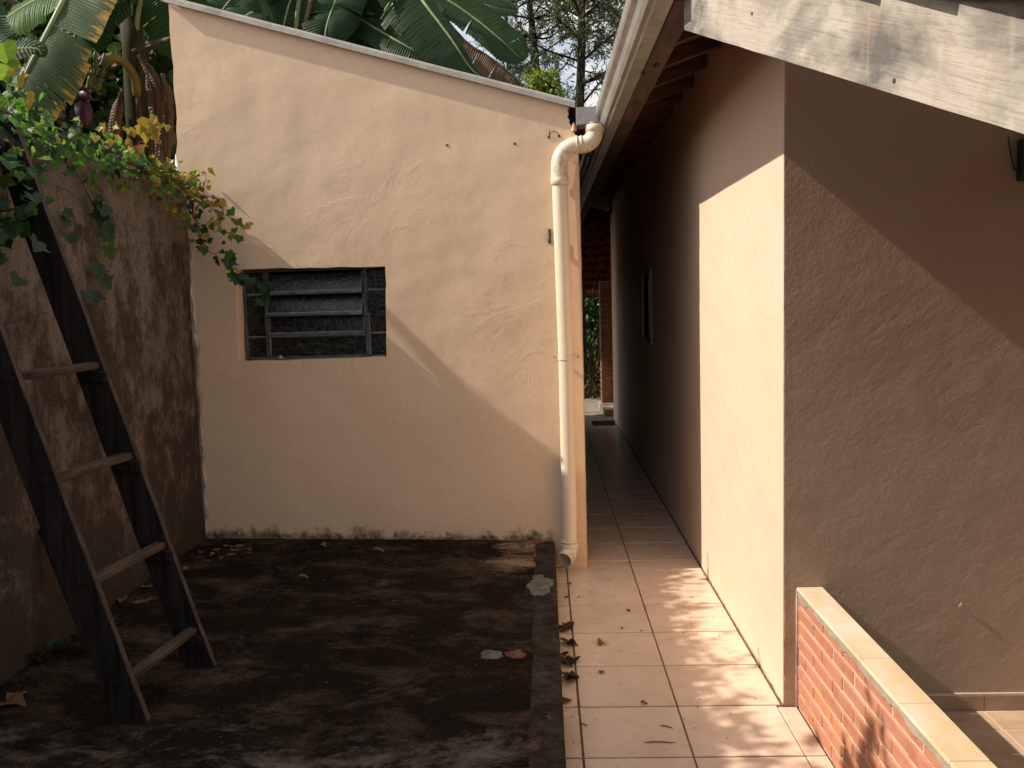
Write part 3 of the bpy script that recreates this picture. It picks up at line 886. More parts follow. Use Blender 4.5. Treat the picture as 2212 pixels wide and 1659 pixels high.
# skirting
for xa, xb in ((1.055, 1.285), (1.287, 1.672), (1.674, 2.06), (2.062, 2.45), (2.452, 2.84)):
    G().box((xa, HY - .012, -.022), (xb, HY - .0005, .037)).build('skirting_tile', MAT['skirt'], house, bevel=.001)
G().box((1.055, HY - .011, .038), (2.9, HY - .0005, .046)).build('skirting_grout', MAT['whitegrout'], house)
blob('plaster_knob', (1.58, HY - .006, .395), .012, .004, .014, MAT['front'], house, 1.7, 10)
# eave beam, rafters, battens and tiles over the passage
g = G(); N_ = 26
for i in range(N_):
    pass
g.box((.4505, 2.975, 2.567), (.5335, 11.8, 2.692)); g.build('eave_beam', MAT['darkwood'], house, bevel=.006)
RS = .33
for k in range(-2, 17):
    y = 4.478 + .405 * k
    if y < 3.5: continue
    a = Vector((.40, y, 2.661 - .04)); b = Vector((.93, y, 2.661 + RS * .53 - .04))
    g = G(); g.bar(Vector((.38, y, 2.70 - RS * .02)), Vector((.935, y, 2.70 + RS * .535)), .055, .085); g.build('rafter', MAT['rafter'], house)
for x in (.42, .60, .78):
    z = 2.70 + RS * (x - .40) + .058
    G().box((x - .022, 2.99, z - .014), (x + .022, 11.8, z + .014)).build('batten', MAT['rafter'], house)
def barrel_tile(L, Wd, r, n=6, taper=.85):
    vs_ = []; fs = []
    for j, wv in ((0, 1.0), (1, taper)):
        for i in range(n + 1):
            a = math.pi * i / n
            vs_.append(Vector((j * L, -math.cos(a) * Wd / 2 * wv, math.sin(a) * r * wv)))
    for i in range(n): fs.append((i, i + 1, n + 2 + i, n + 1 + i))
    m0 = len(vs_)
    for v in vs_[:]: vs_.append(v * 1 + Vector((0, 0, -.012)))
    for i in range(n): fs.append((m0 + n + 1 + i, m0 + n + 2 + i, m0 + i + 1, m0 + i))
    for i in range(n): fs.append((i, m0 + i, m0 + i + 1, i + 1))
    fs += [(0, n + 1, m0 + n + 1, m0), (n, m0 + n, m0 + 2 * n + 1, 2 * n + 1)]
    return new_mesh('roof_tile', vs_, fs, MAT['terracotta'])
G().box((.452, 2.98, 2.6925), (.472, 11.8, 2.876)).build('light_seal_board', MAT['darkwood'], house)  # added board closing the gap over the beam against light leaks
tm = barrel_tile(.40, .19, .05)
for j in range(42):
    for i in range(2):
        o = link('roof_tile', tm, house)
        x = .405 + i * .33; y = 3.05 + j * .2
        o.location = (x, y, 2.70 + RS * (x - .40) + .060 + .012 * i)
        o.rotation_euler = (random.uniform(-.03, .03), -math.atan(RS) + .03, random.uniform(-.02, .02))
g = G(); g.add([(.465, 2.99, 2.852), (4.5, 2.99, 4.20), (4.5, 11.9, 4.20), (.465, 11.9, 2.852)], [(0, 1, 2, 3)]); g.add([(.465, 2.99, 2.872), (4.5, 2.99, 4.22), (4.5, 11.9, 4.22), (.465, 11.9, 2.872)], [(3, 2, 1, 0)])
g.build('roof_deck', MAT['deck'], house)
# old mortar / wasp nest lumps on the beam
for px, py, s_ in ((1392, 158, .022), (1418, 140, .030), (1372, 225, .018)):
    v = atz(px, py, 2.566); blob('mud_nest', v + Vector((0, 0, -.001)), s_ * .6, s_, -.010, MAT['soil'], house, px, 9)

# --- porch: sloping barge board of weathered plywood and the tiles above it
B0 = Vector((0.480, 2.972, 2.473)); B1 = Vector((0.700, 1.325, 1.836))
bd = (B1 - B0); B2 = B0 + bd * 1.75
bt = bd.normalized(); bn = Vector((bt.y, -bt.x, 0)).normalized()      # points to the left, out of the board
if bn.x > 0: bn = -bn
bu = Vector((0, 0, 1))
L_ = (B2 - B0)
def board_layer(off, th, low, high, name, mat, parent):
    a0 = B0 + bn * (-off); a1 = B2 + bn * (-off)
    n_ = -bn * th
    G_ = G(); N = 24; vs_ = []
    for i in range(N + 1):
        p_ = a0.lerp(a1, i / N)
        wv = .0015 * mnoise.noise(Vector((i * .9, off * 50, 0)))
        lo_ = p_ + bu * (low + wv); hi_ = p_ + bu * high
        vs_ += [lo_, hi_, hi_ + n_, lo_ + n_]
    fs = []
    for i in range(N):
        a = i * 4; b = a + 4
        fs += [(a, b, b + 1, a + 1), (a + 1, b + 1, b + 2, a + 2), (a + 2, b + 2, b + 3, a + 3), (a + 3, b + 3, b, a)]
    fs += [(0, 1, 2, 3), (N * 4 + 3, N * 4 + 2, N * 4 + 1, N * 4)]
    G_.add(vs_, fs)
    return G_.build(name, mat, parent)
bb = board_layer(0.0, .0042, 0.0, .196, 'barge_board', MAT['ply'], house)
board_layer(.0046, .0044, .0022, .196, 'core_ply', MAT['darkwood'], bb)
board_layer(.0094, .0044, .0004, .196, 'core_ply', MAT['plyedge'], bb)
board_layer(.0142, .0030, .0022, .196, 'core_ply', MAT['darkwood'], bb)
board_layer(.0176, .0044, .0006, .196, 'core_ply', MAT['plyedge'], bb)
# screw heads on the board
def on_board(px, py):
    d = ray(px, py); t = (B0 - CAM).dot(bn) / d.dot(bn)
    return CAM + d * t
for px, py in ((1932, 174), (1625, 29)):
    v = on_board(px, py); G().tube([v, v + bn * .002], [.0045, .0045], 8).build('screw', MAT['nail'], bb)
# porch roof plate and rake tiles
pz = .190
g = G()
for dz, rev in ((pz + .02, False), (pz + .05, True)):
    q = [B0 + bn * .01 + bu * dz, B0 + Vector((3.6, 0, dz)), B2 + Vector((3.4, 0, dz)), B2 + bn * .01 + bu * dz]
    g.add(q, [(0, 1, 2, 3) if rev else (3, 2, 1, 0)])
g.build('porch_roof', MAT['deck'], house)
rt = barrel_tile(.31, .20, .050, 8, .42)
NT = 11
for k in range(NT):
    t = (k + .10) * .262 / L_.length * 1.0
    o = link('rake_tile', rt, house)
    p_ = B0 + L_ * t + bu * (pz + .020) + bn * -.045
    o.location = p_
    ang = math.atan2(-bt.y, -bt.x)
    o.rotation_euler = (0, -(math.asin(-bt.z)) + .07, ang)
# dark box and cable at the far right of the front wall
v = at(2206, 345, HY - .03)
g = G(); g.box((v.x - .004, HY - .05, v.z - .075), (v.x + .05, HY - .001, v.z + .075)); wbox = g.build('wall_box', MAT['cable'], None, bevel=.006)
tag(wbox, 'small dark box fixed high on the taupe wall at the right edge', 'wall box')
G().tube([at(2178, 295, HY - .006), at(2184, 335, HY - .004), at(2190, 365, HY - .004), at(2204, 372, HY - .01)], .0022, 6).build('cable', MAT['cable'], wbox)

# ================================================================== GUTTER + DOWNPIPE
PY0 = 5.143
gut = tag(empty('gutter', (.36, 5.0, 2.6)), 'galvanised steel gutter along the house eave above the passage', 'gutter')
prof = [(x * 1.038, 1.62 + (z - 1.62) * 1.038) for x, z in [(.4305, 2.665), (.4305, 2.536), (.378, 2.533), (.372, 2.542), (.356, 2.545), (.346, 2.560), (.339, 2.586), (.330, 2.596), (.322, 2.601), (.317, 2.610), (.314, 2.640), (.318, 2.643), (.324, 2.640)]]
G_ = G(); ys = [2.89 + .25 * i for i in range(37)]; vs_ = []
for y in ys:
    wob = .0022 * mnoise.noise(Vector((y * 2.2, 3, 0)))
    for x, z in prof: vs_.append((x + wob, y, z + wob))
    for x, z in reversed(prof): vs_.append((x + wob + (.003 if z < 2.69 else 0), y, z + wob + .003))
n = len(prof) * 2
G_.add(vs_, [(i * n + k, i * n + k + 1, (i + 1) * n + k + 1, (i + 1) * n + k) for i in range(len(ys) - 1) for k in range(n - 1)])
G_.build('channel', MAT['galv'], gut)
# open outlet box reaching over to the shed corner
g = G(); a = S(-.008, 0, -.03)
x0, x1, y0, y1, z0, z1 = .218, .340, 5.120, 5.30, 2.602, 2.690
g.box((x0, y0, z0), (x1, y0 + .002, z1)); g.box((x0, y0 + .002, z0), (x1, y1, z0 + .002)); g.box((x0, y1, z0), (x1, y1 + .002, z1)); g.box((x0 - .002, y0, z0 - .010), (x0, y1, z1 + .004)); g.box((x0, y0 - .003, z0 - .008), (x1 + .02, y0 - .0005, z0 + .004))
g.build('outlet_box', MAT['galv'], gut)
G().tube([(.318, PY0, 2.606), (.318, PY0, 2.560)], .040, 20).build('spigot', MAT['galv'], gut)

dp = tag(empty('downpipe', (.12, 5.15, 0)), 'cream plastic downpipe with elbows beside the passage entrance', 'downpipe')
PR = .0445
def arc(c, a, b, n):      # quarter arc from c+a to c+b
    return [Vector(c) + Vector(a) * math.cos(t * math.pi / 2 / (n - 1)) + Vector(b) * math.sin(t * math.pi / 2 / (n - 1)) for t in range(n)]
PY = 5.143
G().tube([(.125, PY - .002, .150), (.127, PY, .7), (.127, PY, 1.27), (.113, PY + .003, 2.275)], PR, 28, False).build('pipe', MAT['pvc'], dp, smooth=True)
up = arc((.226, PY, 2.372), (-.113, 0, 0), (0, 0, .113), 14)
G().tube([(.113, PY, 2.30 - .02), (.113, PY, 2.34)] + up[1:] + [(.236, PY, 2.485)], [PR + .0045] * 2 + [PR + .003] * 13 + [PR + .004], 28, False).build('elbow', MAT['pvc'], dp, smooth=True)
for q in (0, 1):
    pass
G().tube([(.113, PY, 2.262), (.113, PY, 2.268), (.113, PY, 2.300), (.113, PY, 2.306)], [PR + .002, PR + .0075, PR + .0065, PR + .002], 28, False).build('collar', MAT['pvc'], dp, smooth=True)
d45 = up[6]; t45 = (up[7] - up[5]).normalized()
G().tube([d45 - t45 * .004, d45 - t45 * .003, d45 + t45 * .003, d45 + t45 * .004], [PR + .002, PR + .0062, PR + .0062, PR + .002], 28, False).build('collar', MAT['pvc'], dp, smooth=True)
dn = arc((.246, PY, 2.557), (0, 0, -.072), (.072, 0, 0), 12)
dn = [Vector((.236, PY, 2.485))] + dn + [Vector((.318, PY, 2.585))]
G().tube(dn, [PR + .004] * len(dn), 28, False).build('elbow', MAT['pvc'], dp, smooth=True)
for x in (.214, .240):
    G().tube([(x - .004, PY, 2.485), (x - .003, PY, 2.485), (x + .003, PY, 2.485), (x + .004, PY, 2.485)], [PR + .002, PR + .0085, PR + .0085, PR + .002], 28, False).build('collar', MAT['pvc'], dp, smooth=True)
G().tube([(.318, PY, 2.552), (.318, PY, 2.555), (.318, PY, 2.590), (.318, PY, 2.592)], [PR + .003, PR + .0078, PR + .0078, PR + .003], 28, False).build('collar', MAT['pvc'], dp, smooth=True)
# foot elbow: turns out towards the yard, open mouth
od = Vector((-.42, -.88, -.22)).normalized()
c0 = Vector((.125, PY - .002, .150)); pts = [c0 + Vector((0, 0, .02)), c0]
for i in range(1, 9):
    a = i / 8; d_ = (Vector((0, 0, -1)) * (1 - a) + od * a).normalized(); pts.append(pts[-1] + d_ * .0115)
pts.append(pts[-1] + od * .028)
G_ = G(); G_.tube(pts, PR + .0035, 28, False); G_.tube(list(reversed(pts)), PR - .0005, 28, False)
b0 = (len(pts) - 1) * 28; b1 = len(pts) * 28
n = 28
# rim ring between the outer and inner mouth
o_ring = [b0 + k for k in range(n)]; i_ring = [b1 + k for k in range(n)]
def nearest(i): return min(i_ring, key=lambda j: (G_.v[j] - G_.v[i]).length)
mt = [nearest(i) for i in o_ring]
for k in range(n):
    a, b = o_ring[k], o_ring[(k + 1) % n]; c_, d_ = mt[(k + 1) % n], mt[k]
    if len({a, b, c_, d_}) == 4: G_.f.append((a, b, c_, d_))
low = min(v.z for v in G_.v)
G_.build('foot_elbow', MAT['pvc'], dp, smooth=True)
for z in (.178, .150):
    G().tube([(.125, PY - .002, z - .006), (.125, PY - .002, z - .004), (.125, PY - .002, z + .004), (.125, PY - .002, z + .006)], [PR + .002, PR + .008, PR + .008, PR + .002], 28, False).build('collar', MAT['pvc'], dp, smooth=True)
# strap
G_ = G(); pts = []
for i in range(15):
    a = math.pi * i / 14; pts.append(Vector((.127 - math.cos(a) * (PR + .002), PY - math.sin(a) * (PR + .002), 1.272 + (i - 7) * .0004)))
pts = [Vector((.060, 5.200, 1.268)), Vector((.083, 5.198, 1.269))] + pts + [Vector((.172, 5.190, 1.276)), Vector((.208, 5.187, 1.278))]
vs_ = []
for p_ in pts: vs_ += [p_ + Vector((0, -.002, -.0115)), p_ + Vector((0, -.002, .0115))]
G_.add(vs_, [(2 * i, 2 * i + 2, 2 * i + 3, 2 * i + 1) for i in range(len(pts) - 1)])
st = G_.build('strap', MAT['pvc'], dp)
for x, y in ((.068, 5.198), (.200, 5.186)): G().tube([(x, y, 1.272), (x, y - .005, 1.272)], .004, 8).build('screw', MAT['nail'], st)

# ================================================================== LOW BRICK WALL
lw = tag(empty('brick_wall', (1.0, 2.2, 0)), 'low red brick wall with cream tile coping between walkway and terrace', 'wall')
WX0, WX1 = .958, 1.046
G().box((WX0 + .0045, .9, -.02), (WX1 - .002, HY - .003, .455)).build('mortar', MAT['mortar'], lw)
def brick_mesh(L, seed):
    rr = random.Random(seed); bm = bmesh.new(); bmesh.ops.create_cube(bm, size=1)
    bmesh.ops.scale(bm, vec=(.030, L, .0445), verts=bm.verts)
    for v in bm.verts: v.co += Vector((rr.uniform(-.0012, .0012), rr.uniform(-.003, .003), rr.uniform(-.0025, .0025)))
    bmesh.ops.bevel(bm, geom=bm.edges[:], offset=.0028, segments=1, affect='EDGES')
    me = bpy.data.meshes.new('brick'); bm.to_mesh(me); bm.free(); me.materials.append(MAT['brick']); return me
bms = [brick_mesh(.192, i) for i in range(5)]
bhalf = [brick_mesh(.085, 20 + i) for i in range(3)]
rb = random.Random(31)
for r in range(8):
    z = .0285 + r * .0588
    if r == 7: z -= .004
    y = HY - .008 - (0 if r % 2 == 0 else .10); first = True
    if r % 2:
        o = link('brick', rb.choice(bhalf), lw); o.location = (WX0 + .015, HY - .008 - .046, z)
    while y > 1.0:
        o = link('brick', rb.choice(bms), lw)
        o.location = (WX0 + .015 + rb.uniform(-.0012, .0012), y - .099, z + rb.uniform(-.0015, .0015)); o.rotation_euler = (rb.uniform(-.008, .008), rb.uniform(-.02, .02), rb.uniform(-.008, .008))
        y -= .2065 + rb.uniform(-.004, .004)
# cement smeared under the coping, ragged lower edge
G_ = G(); N = 130; vs_ = []
for i in range(N + 1):
    y = HY - .01 - 2.35 * i / N
    h = .020 + .016 * mnoise.noise(Vector((y * 9, 0, 1))) + .012 * mnoise.noise(Vector((y * 31, 0, 3))) + .011 * mnoise.noise(Vector((y * 2.3, 5, 3)))
    h = max(.004, h)
    vs_ += [(WX0 - .0035, y, .4665), (WX0 - .0032, y, .4665 - h), (WX0 + .004, y, .4665 - h - .002)]
G_.add(vs_, [(3 * i + k, 3 * i + 3 + k, 3 * i + 4 + k, 3 * i + 1 + k) for i in range(N) for k in range(2)])
G_.build('cement_smear', MAT['smear'], lw)
ycs = [HY - .002, 3.288] + [3.288 - .3055 * i for i in range(1, 9)]
for a, b in zip(ycs, ycs[1:]):
    g = G(); g.box((WX0 - .004, b + .0014, .4670), (WX1 + .006, a - .0014, .4800)); g.build('coping_tile', MAT['coping'], lw, bevel=.0012)
# painted edge of plaster where the brick meets the house
G().box((WX0 - .006, HY - .010, .0), (WX0 + .006, HY - .0005, .47)).build('plaster_joint', MAT['plasteredge'], lw)

# ================================================================== LADDER
ld = tag(empty('ladder', (-1.45, 3.15, .166)), 'dark wooden ladder with worn rungs leaning on the stained wall', 'ladder')
LS = -.31
def rail_pts(xf, y, z): return Vector((xf + LS * (z - .165), y, z))
def rail(xf, yf, th, wd, ztop):
    # plank: wide face towards the yard, right-hand edge line starts at (xf, yf) on the slab
    G_ = G(); N = 26; vs_ = []; ytop = .06
    ld_ = Vector((LS, 0, 1)).normalized(); side = Vector((-1, 0, LS)).normalized()
    for i in range(N + 1):
        z = .1665 + (ztop - .1665) * i / N
        w1 = .004 * mnoise.noise(Vector((z * 5, xf, 0))); w2 = .005 * mnoise.noise(Vector((z * 5, xf, 7)))
        yy = yf + ytop * (z - .165) / 2.3
        p_ = Vector((xf + LS * (z - .165), yy, z))
        a = p_ + Vector((w1, 0, 0)); b = p_ + Vector((-wd + w2, 0, 0))
        vs_ += [a, b, b + Vector((0, th, 0)), a + Vector((0, th, 0))]
    fs = []
    for i in range(N):
        q = i * 4
        fs += [(q, q + 4, q + 5, q + 1), (q + 1, q + 5, q + 6, q + 2), (q + 2, q + 6, q + 7, q + 3), (q + 3, q + 7, q + 4, q)]
    fs += [(0, 1, 2, 3), (N * 4 + 3, N * 4 + 2, N * 4 + 1, N * 4)]
    G_.add(vs_, fs)
    r = G_.build('rail', MAT['ladder'], ld, bevel=0)
    # right-hand edge: the light it catches put into a paler strip
    G_ = G(); vs_ = []
    for i in range(N + 1):
        z = .172 + (ztop - .172) * i / N
        yy = yf + ytop * (z - .165) / 2.3; w1 = .004 * mnoise.noise(Vector((z * 5, xf, 0)))
        p_ = Vector((xf + LS * (z - .165) + w1, yy, z))
        vs_ += [p_ + Vector((.0012, .003, 0)), p_ + Vector((.0012, th - .003, 0))]
    G_.add(vs_, [(2 * i, 2 * i + 1, 2 * i + 3, 2 * i + 2) for i in range(N)])
    G_.build('pale_edge', MAT['edge'], r)
    return r
YA, YB, TH, WD_ = 2.93, 3.395, .034, .118
ra = rail(-1.432, YA, TH, WD_, 2.36); rb_ = rail(-1.368, YB, TH, WD_, 2.36)
for k, z in enumerate((.325, .678, 1.042, 1.405, 2.20)):
    ya_ = YA + .06 * (z - .165) / 2.3 + TH - .004; yb_ = YB + .06 * (z - .165) / 2.3 + .004
    xa = -1.432 + LS * (z - .165) - .022; xb = -1.368 + LS * (z - .165) - .030
    g = G(); g.obox(((xa + xb) / 2, (ya_ + yb_) / 2, z - .002), Vector(((xb - xa) / 2, (yb_ - ya_) / 2, .002)), Vector((.019, 0, -.003)), Vector((.001, 0, .013)))
    g.build('rung', MAT['rungtop'], ld, bevel=.004)
    # cleats nailed under the rung ends
    g = G(); g.obox((xb - .002, yb_ - .012, z - .040), Vector((.050, 0, -.008)), Vector((0, .011, 0)), Vector((.006, 0, .024))); g.build('cleat', MAT['ladder'], ld, bevel=.007)
    g = G(); g.obox((xa + .004, ya_ + .010, z - .040), Vector((.022, 0, -.004)), Vector((0, .009, 0)), Vector((-.012, 0, .026))); g.build('cleat', MAT['edge'], ld, bevel=.005)
    for q_ in (-.012, .014):
        G().tube([(xb - .03 + q_, yb_ - .0245, z - .04 + q_), (xb - .03 + q_, yb_ - .0275, z - .04 + q_)], .004, 6).build('nail', MAT['ladder'], ld)
        G().tube([(xa - .05 + q_, ya_ - TH + .0005, z - .012 - q_), (xa - .05 + q_, ya_ - TH - .0012, z - .012 - q_)], .0045, 6).build('nail', MAT['ladder'], ld)
    # tenon end showing on the outer face
    g = G(); g.obox((xa - .012, ya_ - TH + .003, z - .006), Vector((.026, 0, -.006)), Vector((0, .006, 0)), Vector((.002, 0, .011))); g.build('tenon', MAT['ladder'], ld, bevel=.003)

pk = G(); pk.obox((-2.052, 3.60, .440), Vector((-.085, 0, .27)), Vector((.028, 0, .009)), Vector((0, .014, 0)))
po = pk.build('plank', MAT['ladder'], None, bevel=.003); tag(po, 'narrow dark plank standing behind the near rail of the ladder', 'plank')

# ================================================================== VEGETATION HELPERS
def leaf_geo(kind, s=1.0, rr=random):
    """one leaf in the XY plane, stalk at the origin, tip towards +Y, slightly cupped"""
    if kind == 'vine':
        o = [(0, 0.02), (.22, -.12), (.50, .02), (.44, .26), (.62, .46), (.36, .56), (.26, .74), (.0, 1.0)]
    elif kind == 'heart':
        o = [(0, .04), (.24, -.10), (.46, .05), (.50, .30), (.40, .55), (.22, .78), (0, 1.0)]
    else:
        o = [(0, 0), (.16, .15), (.26, .38), (.24, .62), (.13, .85), (0, 1.0)]
    out = [(x * rr.uniform(.85, 1.12), y * rr.uniform(.94, 1.06)) for x, y in o]
    left = [(-x * rr.uniform(.88, 1.12), y * rr.uniform(.95, 1.06)) for x, y in out[1:-1]]
    pts = out + left[::-1]
    fold = rr.uniform(.10, .45); droop = rr.uniform(.05, .4)
    def zz(x, y): return (abs(x) * fold - droop * y * y * .6 + rr.uniform(-.03, .03))
    vs_ = [Vector((x, y, zz(x, y))) * s for x, y in pts]
    c1 = Vector((0, .35, -.04 - droop * .07)) * s; c2 = Vector((0, .68, -.02 - droop * .27)) * s
    n = len(pts); vs_ += [c1, c2]
    fs = []
    for i in range(n):
        j = (i + 1) % n
        my = (pts[i][1] + pts[j][1]) / 2
        fs.append((i, j, n if my < .52 else n + 1))
    # bridge the two centres
    for side in (1, -1):
        cand = [i for i in range(n) if pts[i][0] * side > 0]
        k = min(cand, key=lambda i: abs(pts[i][1] - .52))
        fs.append((n, k, n + 1) if side > 0 else (n, n + 1, k))
    return vs_, fs

def frame(tip, nrm):
    t = Vector(tip).normalized(); nn = Vector(nrm); nn = (nn - t * nn.dot(t))
    if nn.length < 1e-4: nn = t.orthogonal()
    nn.normalize(); s = t.cross(nn)
    return Matrix((s, t, nn)).transposed()

def rvec(rr, s=1.0): return Vector((rr.gauss(0, s), rr.gauss(0, s), rr.gauss(0, s)))

# ================================================================== CLIMBING VINE on the boundary wall
vine = tag(empty('climbing_vine', (BX, 4.4, BZ)), 'ivy-like vine with green and yellow leaves trailing over the stained wall', 'vine')
rv = random.Random(21)
vmats = ['vgreen', 'vdark', 'vlime', 'vyellow', 'vbrown']
vlib = {mname: [new_mesh('leaf', *leaf_geo('vine', 1.0, rv), MAT[mname]) for _ in range(5)] for mname in vmats}
leaves = []          # (pos, rot3x3, size, material)
def pick(pal):
    t = rv.random() * sum(pal.values())
    for k_, v_ in pal.items():
        t -= v_
        if t <= 0: return k_
    return k_
GREEN = dict(vgreen=5, vdark=3.5, vlime=1.6, vyellow=.2)
TURN = dict(vgreen=2.2, vlime=2, vyellow=2.4, vbrown=1.8, vdark=.7)
YEL = dict(vyellow=6, vlime=1, vbrown=.6)
DARKG = dict(vdark=5, vgreen=1.5, vbrown=.3)
stems = G()
def strand(pts, n, size, pal, spread=.03, rad=.0025, out=Vector((.75, -.65, .35)), draw=True):
    path = spline(pts, max(8, len(pts) * 5))
    for i in range(1, len(path) - 1): path[i] = path[i] + rvec(rv, .004)
    if draw: stems.tube(path, [rad * (1 - .5 * i / len(path)) for i in range(len(path))], 5)
    for i in range(n):
        t = (i + rv.random()) / n * (len(path) - 1); k_ = min(int(t), len(path) - 2)
        p_ = path[k_].lerp(path[k_ + 1], t - k_) + rvec(rv, spread)
        tip = Vector((0, 0, -.8)) + Vector((.4, -.3, 0)) + rvec(rv, .55)
        nr = out + rvec(rv, .45)
        leaves.append((p_, frame(tip, nr), size * .84 * rv.uniform(.5, 1.3), pick(pal)))

def wl(px, py, X=BX + .05): return atx(px, py, X)
# crest along the wall top
strand([wl(-260, 130), wl(-120, 190), wl(0, 238), wl(90, 278), wl(170, 306), wl(250, 330), wl(320, 358), wl(390, 395)], 170, .046, GREEN, .040, .006)
strand([wl(-260, 150, BX - .04), wl(-100, 205, BX - .04), wl(0, 240, BX - .04), wl(110, 290, BX - .04), wl(230, 325, BX - .04), wl(330, 365, BX - .04), wl(385, 388, BX - .04)], 150, .046, GREEN, .038, .006, Vector((.4, -.4, .9)))
# heavy clump towards the camera, hanging over the ladder top
strand([wl(-320, 160, BX + .10), wl(-150, 250, BX + .10), wl(-20, 285, BX + .12), wl(40, 330, BX + .12), wl(60, 400, BX + .12)], 90, .060, GREEN, .06, .005)
strand([wl(-200, 260, BX + .12), wl(-60, 330, BX + .14), wl(10, 380, BX + .14), wl(20, 460, BX + .14), wl(25, 540, BX + .13)], 60, .072, dict(vgreen=3, vdark=4, vlime=.7, vyellow=.3), .05)
strand([wl(-120, 330, BX + .12), wl(-30, 420, BX + .13), wl(0, 520, BX + .13)], 30, .07, DARKG, .05)
# fringe below the crest
for a, b, n_, sz in (((60, 285), (105, 350), 14, .05), ((120, 300), (150, 372), 14, .045), ((170, 310), (205, 395), 16, .045), ((215, 330), (245, 402), 16, .045), ((270, 345), (275, 400), 12, .042), ((310, 360), (330, 425), 14, .042), ((345, 380), (362, 450), 14, .042), ((90, 290), (120, 330), 12, .048), ((240, 335), (300, 398), 12, .042)):
    strand([wl(*a), wl((a[0] + b[0]) / 2 + 6, (a[1] + b[1]) / 2, BX + .08), wl(*b, BX + .06)], n_, sz, GREEN if a[0] < 260 else TURN, .028)
# hanging strands with single leaves
for pts, sz in (([(205, 398), (214, 455), (222, 500), (228, 545), (214, 585), (216, 612), (210, 645)], .078), ([(150, 420), (142, 470), (152, 520)], .062), ([(165, 352), (205, 432), (235, 482)], .06)):
    path = [wl(x, y, BX + .045) for x, y in pts]
    stems.tube(spline(path, 24), .0016, 5)
    for p_ in path[1:]:
        for s_ in (0, 1):
            if s_ and rv.random() < .45: continue
            leaves.append((p_ + Vector((0, rv.uniform(-.03, .03), .03 - .03 * s_)), frame(Vector((.25, rv.choice((-.6, .5)), -.75)) + rvec(rv, .2), Vector((.75, -.6, .15)) + rvec(rv, .25)), sz * rv.uniform(.8, 1.15), 'vdark' if rv.random() < .75 else 'vgreen'))
for a, b in (((175, 330), (252, 490)), ((150, 345), (230, 505)), ((185, 385), (300, 388)), ((255, 350), (345, 405)), ((390, 470), (420, 560)), ((120, 400), (180, 440))):
    stems.tube(spline([wl(*a), wl((a[0] + b[0]) / 2, (a[1] + b[1]) / 2 - 6, BX + .02), wl(*b, BX + .015)], 12), .003, 5)
# turning leaves in front of the shed corner
sh = Vector((.1, -.95, .3))
def sp(px, py, Y=5.16): return at(px, py, Y)
strand([sp(330, 352, 4.95), sp(375, 385, 5.0), sp(410, 400, 5.05), sp(440, 412, 5.1)], 34, .046, TURN, .04, .003, sh)
strand([sp(340, 360, 4.9), sp(390, 372, 5.0), sp(420, 372, 5.05), sp(445, 378, 5.1), sp(440, 400)], 16, .048, YEL, .028, .0025, sh)
strand([sp(380, 395, 5.0), sp(420, 430, 5.05), sp(460, 450), sp(500, 470), sp(530, 495)], 34, .048, TURN, .036, .003, sh)
strand([sp(370, 410, 5.0), sp(410, 455, 5.05), sp(440, 490), sp(470, 500), sp(505, 505)], 24, .050, TURN, .036, .003, sh)
strand([sp(350, 410, 4.9), sp(375, 450, 4.95), sp(395, 480, 5.0)], 16, .045, TURN, .03, .003, sh)
strand([sp(400, 400, 5.05), sp(450, 425), sp(475, 425), sp(480, 440)], 11, .048, YEL, .024, .002, sh)
strand([sp(415, 450, 5.05), sp(432, 510), sp(455, 545), sp(490, 548), sp(500, 580)], 16, .058, DARKG, .024, .003, sh)
strand([sp(490, 548), sp(505, 575), sp(520, 600), sp(545, 620), sp(560, 650)], 12, .085, dict(vdark=5, vgreen=1, vbrown=.3), .026, .0022, sh)
strand([sp(500, 585), sp(530, 600), sp(560, 605), sp(575, 640)], 9, .080, DARKG, .022, .002, sh)
strand([sp(395, 425, 5.05), sp(425, 480), sp(440, 520), sp(436, 540)], 5, .05, DARKG, .02, .003, sh)
strand([sp(410, 440, 5.05), sp(430, 500), sp(437, 535)], 0, .05, DARKG, .02, .004, sh)
strand([sp(400, 395, 5.0), sp(430, 380), sp(448, 372)], 2, .03, YEL, .01, .0018, sh)
strand([Vector((BX - .02, 4.75, BZ + .03)), Vector((BX - .03, 5.0, BZ + .035)), Vector((BX - .03, 5.2, BZ + .04)), Vector((BX - .05, 5.42, BZ + .04))], 130, .06, TURN, .03, .004, Vector((-.5, -.4, .8)))  # filler leaves added to close light gaps over the wall top
strand([Vector((BX - .03, 3.3, BZ + .02)), Vector((BX - .03, 3.9, BZ + .03)), Vector((BX - .03, 4.5, BZ + .03)), Vector((BX - .03, 4.9, BZ + .03))], 120, .06, GREEN, .026, .004, Vector((-.5, -.4, .8)))
for i in range(120):  # loose leaves added to soften the edge of the wall's shadow
    h_ = abs(rv.gauss(0, .06))
    leaves.append((Vector((BX - .08 + rv.gauss(0, .04), rv.uniform(4.6, 5.42), BZ + .03 + h_)), frame(rvec(rv), Vector((-.4, -.6, .6)) + rvec(rv, .5)), rv.uniform(.022, .045), pick(TURN)))
